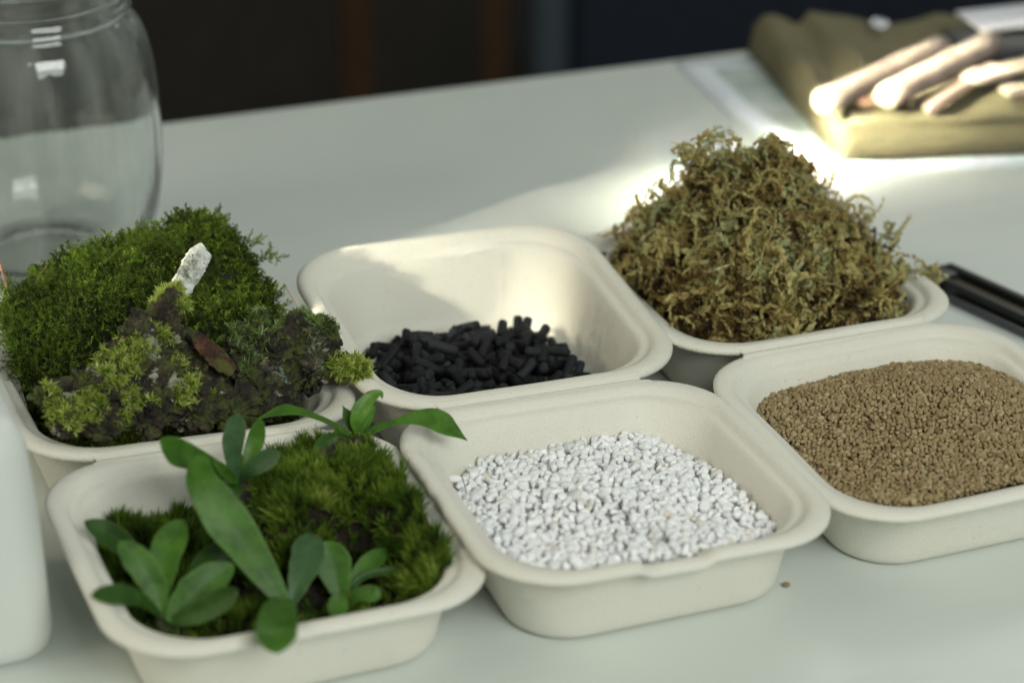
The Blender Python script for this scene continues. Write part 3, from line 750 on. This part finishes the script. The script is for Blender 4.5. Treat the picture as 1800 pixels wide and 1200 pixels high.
# ------------------------------------------------------------------ tray L : moss cushion, soil and seedlings
def in_L(x, y, z): return inside(x, y, z, .0005)
def H_lm(x, y):
    if not (-.072 < x < .0715 and .013 < y < .151): return None
    n_ = .005 * noise.noise(Vector((x * 50, y * 50, 6))) + .0035 * noise.noise(Vector((x * 130, y * 130, 16)))
    right = sstep(-.012, .014, x - .10 * max(0, y - .06))
    back = .0465 + .003 * sstep(.05, .07, x) * sstep(.05, .08, y) - .007 * sstep(.02, .10, y) - .010 * sstep(.09, .145, y) + .006 * math.exp(-((x - .045) ** 2 + (y - .035) ** 2) / .0006)
    back -= .014 * math.exp(-((x - .036) ** 2 + (y - .098) ** 2) / .00022)
    back -= .017 * sstep(.074, .094, y) * sstep(.060, .042, x)
    back -= .011 * sstep(.052, .038, y) * sstep(.070, .058, x)
    left = .016 + .012 * math.exp(-((x + .045) ** 2 + (y - .045) ** 2) / .0006)
    h = left + (back - left) * right
    if not inside(x, y, min(h, .030), -.0032 if x > .03 and h > .034 else -.0005): return None
    return h + n_
def moss_dens(x, y):                       # bare soil in the front left
    right = sstep(-.012, .014, x - .10 * max(0, y - .06))
    if y > .088 and x < .046: return .22
    if right > .4: return 1
    return 1 if y < .082 + .02 * noise.noise(Vector((x * 60, y * 60, 0))) else (.06 if y > .10 else .25)
CUSH = tuft_variants(16, 22, .50, .0082, .00062)
cushm = m_tint('cushion moss', [(0, (.012, .015, .004)), (.18, (.032, .060, .009)), (.44, (.095, .170, .018)), (.76, (.23, .34, .040)), (.95, (.40, .52, .11)), (1, (.22, .14, .04))], .7, .38, spec=.25)
P_, N_ = surf_points(H_lm, 6200, (-.072, .0745), (.014, .15), -1)
kp = np.array([rng.random() < moss_dens(p[0], -p[1]) * max(.32, min(1, .66 + 1.7 * noise.noise(Vector(p * 150)))) for p in P_]); P_, N_ = P_[kp], N_[kp]
zone = np.array([.52 + .42 * noise.noise(Vector(p * 75) + Vector((0, 0, 31))) - (.10 if p[0] < 0 else 0) for p in P_])
V, Fc, ti = merge(CUSH, P_ - N_ * .0045, frames(N_ + np.array([0, 0, .6]), .30), rng.uniform(.55, 1.2, len(P_)) ** 1.0, np.clip(zone + rng.normal(size=len(P_)) * .11, 0, .98))
stuff_obj('cushion_moss', 'L', V, Fc, ti, cushm, 'deep green cushion moss filling the right of the seedling tray', 'moss')
hv, hf = hf_mesh(lambda x, y: (None if H_lm(x, y) is None else max(.005, H_lm(x, y) - .0025)), (-.071, .072), (.014, .15), -1, 110)
hv[:, 2] += np.array([.0012 * noise.noise(Vector(p * 400)) for p in hv])
stuff_obj('potting_soil', 'L', hv, hf, rng.random(len(hv)), bm_soil, 'black soil under the seedlings in the front left tray', 'soil')

def m_leaf(name, c0, c1, rough=.42):
    m, nt, b, o = new_mat(name); p = pos(nt)
    at = N(nt, 'ShaderNodeAttribute', attribute_name='tint').outputs['Fac']
    c = mixc(nt, maprange(nt, tex(nt, 90, 5, .65, p), .35, .65), tuple(x * .78 for x in c0), tuple(x * 1.12 for x in c1))
    c = mixc(nt, maprange_to(nt, at, .90, 1.0, 0, .30), c, (.22, .30, .07))
    c = mixc(nt, maprange_to(nt, at, .10, .0, 0, .14), c, (.16, .26, .06))
    sp = maprange(nt, tex(nt, 330, 3, .5, p), .665, .72)
    c = mixc(nt, sp, c, (.16, .13, .05))
    nt.links.new(c, b.inputs['Base Color']); b.inputs['Roughness'].default_value = rough; b.inputs['Specular IOR Level'].default_value = .32
    bump(nt, b, tex(nt, 200, 5, .65, p), .5, .0006)
    t = N(nt, 'ShaderNodeBsdfTranslucent'); h = N(nt, 'ShaderNodeHueSaturation', i_Saturation=1.15, i_Value=1.5); nt.links.new(c, h.inputs['Color']); nt.links.new(h.outputs[0], t.inputs[0])
    mx = N(nt, 'ShaderNodeMixShader', i_0=.38); nt.links.new(b.outputs[0], mx.inputs[1]); nt.links.new(t.outputs[0], mx.inputs[2]); nt.links.new(mx.outputs[0], o.inputs[0])
    return m
leaf_mid = m_leaf('leaf green', (.066, .180, .020), (.100, .235, .030), .40)
leaf_dark = m_leaf('dark leaf green', (.036, .105, .014), (.052, .135, .020))
leaf_lite = m_leaf('fresh leaf green', (.14, .30, .040), (.18, .36, .055), .35)
leaf_blue = m_leaf('bluish leaf green', (.075, .160, .060), (.095, .19, .075), .38)
def catmull(pts, t):
    n = len(pts) - 1; s = min(t * n, n - 1e-6); i = int(s); u = s - i
    g = lambda k: np.array(pts[max(0, min(n, k))], float)
    p0, p1, p2, p3 = g(i - 1), g(i), g(i + 1), g(i + 2)
    if i == 0: p0 = 2 * p1 - p2
    if i == n - 1: p3 = 2 * p2 - p1
    return .5 * (2 * p1 + (p2 - p0) * u + (2 * p0 - 5 * p1 + 4 * p2 - p3) * u * u + (3 * p1 - 3 * p2 + p3 - p0) * u ** 3)
def leaf_mesh(t, ctrl, mat, cup=.16, tipr=1.0, lean=(0, 0, .4)):
    """ctrl: (px, py, ylocal, full width in photo px); width normal faces between the viewer and the sky"""
    pts = [tuple(on_y(t, a, b_, c)) for a, b_, c, _ in ctrl]; ws = [(w_,) for *_, w_ in ctrl]
    ns, nc = 30, 8; V, T = [], []; th = .00045
    grid = []
    for i in range(ns + 1):
        s = i / ns; s_ = s ** .9 if False else s
        c = catmull(pts, s_); tan = catmull(pts, min(1, s_ + .01)) - catmull(pts, max(0, s_ - .01)); tan /= np.linalg.norm(tan) + 1e-9
        d = (c - np.array(CAM)); dep = np.linalg.norm(d)
        nrm = -d / dep + np.array(lean); side = np.cross(tan, nrm); side /= np.linalg.norm(side) + 1e-9; nn = np.cross(side, tan)
        w_ = max(0, float(catmull(ws, s_)[0])) * dep / F_PX * .44
        if s > .74: w_ *= max(0, 1 - ((s - .74) / .26) ** 2.4) ** .62 * tipr + (1 - tipr) * (1 - (s - .74) / .26)
        w_ = max(w_, .00012); wl, wr = 1 + .10 * noise.noise(Vector((s * 7, ctrl[0][0], 0))) + .04 * noise.noise(Vector((s * 23, ctrl[1][1], 3))), 1 + .10 * noise.noise(Vector((s * 7, ctrl[1][0], 9))) + .04 * noise.noise(Vector((s * 23, ctrl[0][1], 5)))
        for j in range(nc + 1):
            v = 2 * j / nc - 1
            off = nn * (abs(v) ** 1.7 * cup * w_ - (1 - abs(v)) ** 4 * .00015 + .02 * w_ * math.sin(s * 13 + v * 2 + ctrl[0][1]))
            p = c + side * v * w_ * (wl if v < 0 else wr) + off; grid.append(p)
    grid = np.array(grid); m = nc + 1
    Fq = [(i * m + j, i * m + j + 1, (i + 1) * m + j + 1, (i + 1) * m + j) for i in range(ns) for j in range(nc)]
    tint = np.array([abs(2 * j / nc - 1) for i in range(ns + 1) for j in range(m)])
    me = np_mesh('leaf', grid, np.array(Fq), mat, tint)
    return me
def solid(o, th=.0005):
    md = o.modifiers.new('thickness', 'SOLIDIFY'); md.thickness = th; md.offset = 0
    ss = o.modifiers.new('smooth', 'SUBSURF'); ss.levels = 1; ss.render_levels = 1
rootm = m_bark('root ball', (.004, .003, .003), (.014, .010, .009), (.05, .045, .04), .02)
def plant(t, base, label, leaves, root):
    W0 = on_y(t, *base); e = empty('seedling', W0); tag(e, label, 'plant', 'young fern seedlings in the front left tray')
    Mi = Matrix.Translation(-W0)
    for mat, ctrl, *kw in leaves:
        me = leaf_mesh(t, ctrl, mat, **(kw[0] if kw else {})); me.transform(Mi); o = link('leaf', me, e); solid(o)
    balls = [(tuple(on_y(t, a, b_, y) - W0), (r * .00026, r * .00026, r * .00022)) for a, b_, y, r in root]
    me = blob_mesh('root_ball', balls, rootm, .0007, .0012, base[0]); o = link('root_ball', me, e)
    for k in range(9):
        a = balls[k % len(balls)][0]; p = Vector(a); d = Vector((rng.normal(), rng.normal() - .3, rng.normal() * .5 - .2)).normalized()
        q = [p + d * .001 * s + Vector((0, 0, -.00005 * s * s)) + Vector(rng.normal(size=3) * .0004) for s in (0, 2, 4, 6, 8)]
        link('root', tube(q, .00022, .00008, rootm, 'root', 4), e)
plant('L', (420, 850, -.045), 'seedling with rounded spoon leaves standing upright near the back of the tray', [
    (leaf_mid, [(418, 846, -.045, 8), (395, 832, -.047, 30), (355, 812, -.052, 46), (312, 795, -.056, 58), (281, 772, -.058, 44)]),
    (leaf_blue, [(419, 846, -.045, 8), (411, 815, -.045, 28), (410, 775, -.043, 44), (420, 726, -.040, 46)]),
    (leaf_mid, [(423, 846, -.041, 8), (436, 812, -.036, 24), (449, 775, -.032, 36), (458, 736, -.030, 28)]),
    (leaf_blue, [(424, 845, -.046, 6), (438, 827, -.050, 28), (462, 812, -.054, 44), (493, 794, -.056, 34)]),
    (leaf_mid, [(419, 848, -.047, 8), (405, 838, -.052, 26), (388, 822, -.054, 22), (374, 808, -.054, 8)]),
    (leaf_dark, [(419, 850, -.048, 8), (410, 862, -.056, 34), (398, 880, -.062, 36), (385, 893, -.064, 24)])],
    [(425, 868, -.048, 22), (432, 890, -.052, 24), (425, 915, -.058, 24), (448, 900, -.055, 18)])
plant('L', (500, 1062, -.118), 'seedling with one very long strap leaf and a leaf drooping over the front rim', [
    (leaf_mid, [(505, 1068, -.118, 26), (470, 1015, -.110, 54), (418, 940, -.097, 86), (378, 885, -.088, 84), (354, 840, -.080, 62), (352, 798, -.070, 58)], dict(cup=.10)),
    (leaf_mid, [(498, 1052, -.120, 40), (490, 1078, -.145, 74), (486, 1108, -.168, 84), (487, 1148, -.178, 66)], dict(lean=(0, 0, .1))),
    (leaf_blue, [(512, 1066, -.114, 14), (526, 1020, -.108, 48), (540, 980, -.100, 68), (545, 936, -.090, 62)])],
    [(500, 1075, -.112, 18), (515, 1085, -.110, 20)])
plant('L', (598, 1060, -.112), 'small bright seedling with a heart shaped leaf left of the moss cushion front', [
    (leaf_mid, [(597, 1062, -.112, 14), (594, 1030, -.108, 46), (585, 990, -.102, 74), (572, 950, -.096, 56)]),
    (leaf_mid, [(603, 1052, -.110, 10), (622, 1020, -.106, 28), (648, 990, -.102, 40), (682, 966, -.098, 34)]),
    (leaf_dark, [(600, 1045, -.110, 6), (640, 1012, -.108, 16), (690, 1003, -.108, 18), (745, 1012, -.110, 12)]),
    (leaf_mid, [(602, 1060, -.112, 10), (630, 1046, -.116, 30), (652, 1043, -.120, 36), (670, 1048, -.122, 26)]),
    (leaf_mid, [(597, 1040, -.116, 20), (594, 1062, -.124, 40), (592, 1084, -.130, 38)])],
    [(598, 1078, -.112, 16), (606, 1088, -.110, 16)])
plant('L', (288, 1088, -.110), 'dark leafy seedling at the left front corner of its tray', [
    (leaf_mid, [(287, 1086, -.110, 12), (275, 1040, -.104, 44), (250, 995, -.098, 60), (208, 950, -.090, 40)]),
    (leaf_mid, [(288, 1080, -.106, 12), (285, 1030, -.098, 40), (292, 970, -.088, 66), (322, 912, -.078, 54)]),
    (leaf_mid, [(292, 1090, -.112, 14), (322, 1060, -.110, 60), (360, 1025, -.108, 72), (412, 990, -.104, 40)], dict(lean=(.3, 0, .3))),
    (leaf_dark, [(284, 1082, -.110, 10), (250, 1055, -.112, 28), (210, 1045, -.114, 44), (160, 1046, -.116, 34)]),
    (leaf_dark, [(282, 1070, -.100, 8), (245, 990, -.080, 34), (200, 945, -.068, 50), (148, 915, -.060, 34)]),
    (leaf_dark, [(296, 1092, -.112, 14), (340, 1080, -.118, 44), (385, 1058, -.122, 52), (418, 1035, -.124, 36)]),
    (leaf_dark, [(300, 1080, -.100, 10), (345, 1010, -.088, 40), (380, 975, -.080, 50), (440, 955, -.070, 30)])],
    [(288, 1098, -.108, 18), (300, 1104, -.106, 20)])
plant('L', (628, 768, -.030), 'seedling with long spreading leaves and bare black roots resting on the moss top', [
    (leaf_lite, [(628, 766, -.030, 6), (627, 742, -.031, 26), (636, 718, -.030, 34), (652, 698, -.028, 26), (668, 690, -.027, 12), (672, 700, -.030, 8)], dict(cup=.28)),
    (leaf_mid, [(624, 764, -.028, 6), (616, 745, -.026, 18), (610, 728, -.024, 20), (602, 712, -.022, 5)], dict(tipr=.3)),
    (leaf_mid, [(634, 766, -.028, 6), (645, 745, -.024, 14), (654, 725, -.020, 12), (658, 712, -.018, 6)]),
    (leaf_mid, [(636, 770, -.031, 8), (662, 752, -.034, 20), (690, 744, -.036, 12), (725, 735, -.037, 30), (765, 738, -.040, 52), (795, 756, -.045, 44), (822, 774, -.050, 14)], dict(tipr=.4, cup=.10, lean=(0, .2, .7))),
    (leaf_mid, [(622, 770, -.030, 6), (590, 748, -.024, 12), (555, 732, -.018, 14), (520, 722, -.012, 22), (490, 722, -.008, 30), (448, 738, -.004, 10)], dict(tipr=.4, cup=.10, lean=(0, .3, .8))),
    (leaf_dark, [(618, 772, -.030, 8), (595, 766, -.033, 16), (572, 778, -.038, 34), (562, 800, -.042, 32)])],
    [(628, 776, -.031, 16), (618, 785, -.033, 22), (600, 790, -.036, 22), (580, 796, -.040, 22), (563, 804, -.043, 16), (640, 785, -.033, 12)])

# ------------------------------------------------------------------ glass jar
def lathe(prof, n, mat, name):
    V = [(r * math.cos(2 * math.pi * k / n), r * math.sin(2 * math.pi * k / n), z) for r, z in prof for k in range(n)]
    m = len(prof)
    Fc = [(i * n + k, i * n + (k + 1) % n, (i + 1) * n + (k + 1) % n, (i + 1) * n + k) for i in range(m - 1) for k in range(n)]
    Fc += [tuple(reversed(range(n))), tuple(range((m - 1) * n, m * n))]
    return np_mesh(name, V, Fc, mat)
def smooth_prof(pts, k=5):
    out = []
    for i in range((len(pts) - 1) * k + 1): out.append(tuple(catmull(pts, i / ((len(pts) - 1) * k))))
    return out
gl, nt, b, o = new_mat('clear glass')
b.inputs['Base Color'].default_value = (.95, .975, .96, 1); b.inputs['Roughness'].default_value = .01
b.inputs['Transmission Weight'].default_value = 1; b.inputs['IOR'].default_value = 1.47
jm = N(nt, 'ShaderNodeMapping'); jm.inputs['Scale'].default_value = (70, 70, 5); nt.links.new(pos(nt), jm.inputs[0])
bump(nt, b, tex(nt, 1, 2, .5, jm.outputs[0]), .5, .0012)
painted_refl = N(nt, 'ShaderNodeBsdfDiffuse'); painted_refl.inputs[0].default_value = (.80, .84, .78, 1); dm_ = N(nt, 'ShaderNodeMixShader')  # pale diffuse streaks painted into the glass for the bright room's reflection
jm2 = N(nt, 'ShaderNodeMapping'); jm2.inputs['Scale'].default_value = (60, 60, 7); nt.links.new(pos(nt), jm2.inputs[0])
nt.links.new(maprange_to(nt, tex(nt, 1, 3, .6, jm2.outputs[0]), .42, .72, .015, .13), dm_.inputs[0]); nt.links.new(b.outputs[0], dm_.inputs[1]); nt.links.new(painted_refl.outputs[0], dm_.inputs[2]); nt.links.new(dm_.outputs[0], o.inputs[0])
outer = smooth_prof([(.026, .0020), (.036, .0008), (.046, .003), (.053, .012), (.0615, .029), (.0660, .050), (.0678, .075), (.0674, .100), (.0652, .122), (.0608, .138), (.0545, .147)], 6)
neck = [(.0530, .148), (.0548, .1495), (.0560, .1515), (.0560, .1535), (.0545, .1555), (.0538, .158), (.0545, .160), (.0555, .162), (.0548, .1645), (.0538, .167), (.0538, .172), (.0552, .1735), (.0562, .1760), (.0562, .1785), (.0548, .1805), (.0520, .1812), (.0500, .180)]
inner = smooth_prof([(.0495, .176), (.0495, .150), (.0572, .137), (.0622, .121), (.0645, .100), (.0646, .075), (.0622, .052), (.0560, .030), (.047, .017), (.036, .0115), (.024, .010)], 6)
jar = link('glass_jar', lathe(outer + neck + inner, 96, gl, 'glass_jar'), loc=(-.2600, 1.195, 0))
tag(jar, 'empty clear glass jar with threaded neck standing behind the mossy bark', 'jar')

# ------------------------------------------------------------------ white container, near left
wm, nt, b, o = new_mat('white plastic')
b.inputs['Base Color'].default_value = (.70, .72, .68, 1); b.inputs['Roughness'].default_value = .45
b.inputs['Subsurface Weight'].default_value = .3; b.inputs['Subsurface Radius'].default_value = (.01, .01, .01); b.inputs['Subsurface Scale'].default_value = .6
cont = empty('plastic_container', (-.2385, .826, 0), R(22)); tag(cont, 'plain white plastic container with rounded corners cut off by the picture edge', 'container')
def rr_lathe(prof, hw, hd, n=10):
    V = []; 
    for d, z, r in prof:
        for sx, sy, a0 in ((1, 1, 0), (-1, 1, 90), (-1, -1, 180), (1, -1, 270)):
            for k in range(n + 1):
                a = R(a0 + 90 * k / n); V.append((sx * (hw - d - r) + r * math.cos(a), sy * (hd - d - r) + r * math.sin(a), z))
    m = 4 * (n + 1); Fc = [(i * m + k, i * m + (k + 1) % m, (i + 1) * m + (k + 1) % m, (i + 1) * m + k) for i in range(len(prof) - 1) for k in range(m)]
    Fc += [tuple(reversed(range(m))), tuple(range((len(prof) - 1) * m, len(prof) * m))]; return V, Fc
V, Fc = rr_lathe([(.010, 0, .012), (.004, .001, .014), (.001, .004, .016), (0, .010, .017), (.001, .06, .017), (.003, .092, .017), (.0045, .099, .016), (.008, .1040, .014), (.014, .1065, .010)], .042, .042)
link('body', np_mesh('body', V, Fc, wm), cont)
link('cap', lathe([(.0, .1058), (.014, .1058), (.015, .109), (.015, .124), (.0135, .126), (.004, .1265)], 40, wm, 'cap'), cont, loc=(-.020, -.010, 0))

# ------------------------------------------------------------------ paper, canvas bag and sticks at the far right
pm, nt, b, o = new_mat('printed paper')
p = N(nt, 'ShaderNodeTexCoord').outputs['UV']; sx = N(nt, 'ShaderNodeSeparateXYZ'); nt.links.new(p, sx.inputs[0])
def inb(s, a, b_):
    n1 = N(nt, 'ShaderNodeMath', operation='GREATER_THAN', i_1=a); nt.links.new(s, n1.inputs[0]); n2 = N(nt, 'ShaderNodeMath', operation='LESS_THAN', i_1=b_); nt.links.new(s, n2.inputs[0])
    n3 = N(nt, 'ShaderNodeMath', operation='MULTIPLY'); nt.links.new(n1.outputs[0], n3.inputs[0]); nt.links.new(n2.outputs[0], n3.inputs[1]); return n3.outputs[0]
mk = N(nt, 'ShaderNodeMath', operation='MULTIPLY'); nt.links.new(inb(sx.outputs[0], .055, .95), mk.inputs[0]); nt.links.new(inb(sx.outputs[1], .14, .93), mk.inputs[1])
pr = ramp(nt, tex(nt, 5, 4, .6, p), [(.35, (.24, .32, .29)), (.5, (.42, .48, .46)), (.65, (.52, .57, .56))])
nt.links.new(mixc(nt, mk.outputs[0], (.66, .71, .77), pr), b.inputs['Base Color']); b.inputs['Roughness'].default_value = .55
P00, P10, P01 = Vector((.190, 1.335, 0)), Vector((.190 + .36 * math.cos(R(7)), 1.335 + .36 * math.sin(R(7)), 0)), Vector((.112, 1.540, 0))
V, Fc, U = [], [], []
nu, nv = 24, 16
for i in range(nu + 1):
    for j in range(nv + 1):
        u, v = i / nu, j / nv; q = P00 + (P10 - P00) * u + (P01 - P00) * v
        bow = .007 * math.sin(math.pi * v) * (1 - u); q = q + Vector((-.0 - bow, -bow * .6, .0006 + .0022 * (max(0, 1 - u * 5) ** 2) * (.5 + .5 * math.sin(v * 5 + 1))))
        V.append(tuple(q)); U.append((u, v))
Fc = np.array([(i * (nv + 1) + j, (i + 1) * (nv + 1) + j, (i + 1) * (nv + 1) + j + 1, i * (nv + 1) + j + 1) for i in range(nu) for j in range(nv)])
me = np_mesh('printed_paper', np.array(V), Fc, pm); uv = me.uv_layers.new(name='uv')
uv.data.foreach_set('uv', np.array([U[l.vertex_index] for l in me.loops], np.float32).ravel())
pap = link('printed_paper', me); tag(pap, 'white bordered printed sheet lying under the khaki canvas bag', 'paper'); md = pap.modifiers.new('thickness', 'SOLIDIFY'); md.thickness = .0003; md.offset = 1

cm, nt, b, o = new_mat('khaki canvas'); p = pos(nt)
c = mixc(nt, maprange(nt, tex(nt, 14, 4, .6, p), .3, .7), (.135, .120, .062), (.185, .160, .088))
wv = N(nt, 'ShaderNodeTexChecker', i_Scale=1400); nt.links.new(p, wv.inputs[0])
nt.links.new(c, b.inputs['Base Color']); b.inputs['Roughness'].default_value = .9
bump(nt, b, wv.outputs[1], .4, .0004)
bag = empty('canvas_bag', (.204, 1.352, 0), R(8)); tag(bag, 'khaki canvas bag lying flat and creased under pale sticks', 'bag')
BW, BD = .40, .215
def bag_h(u, v):
    h = .026
    h -= .010 * math.exp(-abs(u - .022 - .05 * v) / .009) * sstep(.02, .06, v)
    h += .006 * math.exp(-abs(u - .046 + .03 * v) / .006) * sstep(.015, .08, v)
    h -= .005 * math.exp(-((u - .085) / .022) ** 2) * sstep(.05, .10, v)
    h += .004 * math.exp(-abs(u - .15 + .1 * v) / .012) * sstep(.1, .17, v)
    h -= .008 * sstep(.05, .09, v) * sstep(.06, .10, u); h += .003 * sstep(.17, .205, v)
    h += .0025 * noise.noise(Vector((u * 40, v * 40, 3)))
    return h
nu, nv = 110, 60; V = []; Fc = []
def edge_drop(u, v):
    e = min(1, u / .012, (BW - u) / .012, v / .010, (BD - v) / .010); e = max(0, e); return math.sqrt(max(0, 1 - (1 - e) ** 2))
for i in range(nu + 1):
    for j in range(nv + 1):
        u, v = BW * (i / nu), BD * (j / nv)
        sk = -.035 * (v / BD) * (1 - u / BW)
        V.append((u + sk * .3, v, .0012 + (bag_h(u, v)) * edge_drop(u, v)))
m = nv + 1
for i in range(nu):
    for j in range(nv): a = i * m + j; Fc.append((a, a + m, a + m + 1, a + 1))
per = [i * m for i in range(nu + 1)] + [nu * m + j for j in range(1, m)] + [i * m + nv for i in range(nu - 1, -1, -1)] + [j for j in range(nv - 1, 0, -1)]
Fc.append(tuple(reversed(per)))
link('cloth', np_mesh('cloth', V, Fc, cm), bag)
hem = tube([(BW * k / 20 + .002, .0035 + .0012 * math.sin(k), .0255 + .001 * math.sin(k * 1.7)) for k in range(21)], .0032, .0032, cm, 'hem', 8); link('hem', hem, bag)
ey = lathe([(.0035, 0), (.0062, .0003), (.0068, .0012), (.0062, .002), (.0042, .0024), (.0035, .0015)], 24, m_plain('steel eyelet', (.6, .62, .66), .25, Metallic=1), 'eyelet')
e_ = link('eyelet', ey, bag, loc=(.075, .185, .0262)); e_.rotation_euler = (R(8), 0, 0)

pw = m_plain('peeled pale wood', (.36, .29, .24), .6, 60, .25, .4, 300, .0006)
pk = m_plain('pinkish bark wood', (.36, .25, .21), .6, 60, .25, .4, 300, .0006)
cut = m_plain('cut wood end', (.62, .54, .38), .7, 200, .1)
def stick(a, za, b_, zb, r, label, side=pw, end=None):
    A, B = on_z(*a, za), on_z(*b_, zb); pts = [A.lerp(B, k / 8) for k in range(9)]
    e = empty('stick', A); tag(e, label, 'stick', 'pale sticks on the canvas bag')
    P2 = [q - A for q in pts]; me = tube(P2, r, r * .93, side, 'wood_shaft', 16); link('wood_shaft', me, e)
    d = (B - A).normalized()
    cm_ = tube([-d * .0008, d * .0012], r * .97, r * .97, end or cut, 'cut_end', 16); link('cut_end', cm_, e)
stick((1447, 180), .037, (1655, 82), .040, .0082, 'peeled stick nearest the bag corner with its cut end to the camera')
stick((1558, 168), .040, (1745, 74), .046, .0085, 'second peeled stick with a bright round cut end')
stick((1636, 190), .0335, (1745, 118), .036, .0042, 'thin pinkish stick lying in front of the long ones', pk, pk)
for (a, za, b_, zb, w_, lab) in (((1706, 138), .0385, (1860, 98), .0395, .017, 'flat pale wood slat at the right edge catching the light'), ((1768, 160), .0350, (1900, 142), .0355, .014, 'lower pale wood slat nearest the bag front at the right edge')):
    A_, B2 = on_z(*a, za), on_z(*b_, zb); sl = empty('wood_slat', A_, math.atan2(B2.y - A_.y, B2.x - A_.x)); tag(sl, lab, 'slat')
    link('board', box_mesh('board', ((B2 - A_).length, w_, .0042), pw, .0006, 2, ((B2 - A_).length / 2, 0, 0)), sl)
    link('cut_end', box_mesh('cut_end', (.0012, w_ - .001, .0036), cut, 0, 1, (-.0006, 0, 0)), sl)
stick((1600, 182), .033, (1500, 178), .033, .0030, 'thin dark twig lying between the first two sticks', m_plain('dark wood', (.09, .05, .03), .7))
dk = m_plain('black plastic', (.02, .02, .02), .5)
o = link('dark_case', box_mesh('dark_case', (.10, .05, .012), dk, .004, 3), loc=on_z(1800, 78, .034)); o.rotation_euler = (0, 0, R(12)); tag(o, 'small black case lying behind the sticks at the right edge', 'case')
o = link('white_card', box_mesh('white_card', (.07, .04, .003), m_plain('white card', (.62, .64, .70), .5), .001, 2), loc=on_z(1785, 30, .044)); o.rotation_euler = (0, 0, R(18)); tag(o, 'small whitish card at the back corner of the canvas bag', 'card')

# ------------------------------------------------------------------ dark tweezers on the table, right
tw = empty('tweezers', on_z(1660, 508, 0)); tag(tw, 'long dark metal tweezers lying on the table behind the right hand tray', 'tweezers')
A = on_z(1640, 500, 0); B_ = on_z(1840, 592, 0); d = (B_ - A).normalized(); s = Vector((-d.y, d.x, 0)); A0 = tw.location
dm = m_plain('blackened steel', (.035, .036, .035), .35, Metallic=.6); bm_ = m_plain('brown grip', (.05, .038, .020), .6); gm_ = m_plain('dull grey steel', (.12, .12, .13), .35, Metallic=.8)
def bar(off, w_, h, z, mat, name, l0=0, l1=.22):
    me = box_mesh(name, (l1 - l0, w_, h), mat, min(w_, h) * .3, 3, ((l0 + l1) / 2, off, z)); o = link(name, me, tw); o.location = A - A0; o.rotation_euler = (0, 0, math.atan2(d.y, d.x)); return o
bar(.0105, .005, .010, .0055, dm, 'arm'); bar(.0035, .0075, .006, .0035, bm_, 'grip', .006, .15); bar(-.0040, .005, .009, .005, dm, 'arm'); bar(-.0100, .004, .004, .0025, gm_, 'spring', .02, .2)
bar(.0010, .0225, .0085, .0048, dm, 'joint', -.004, .012)
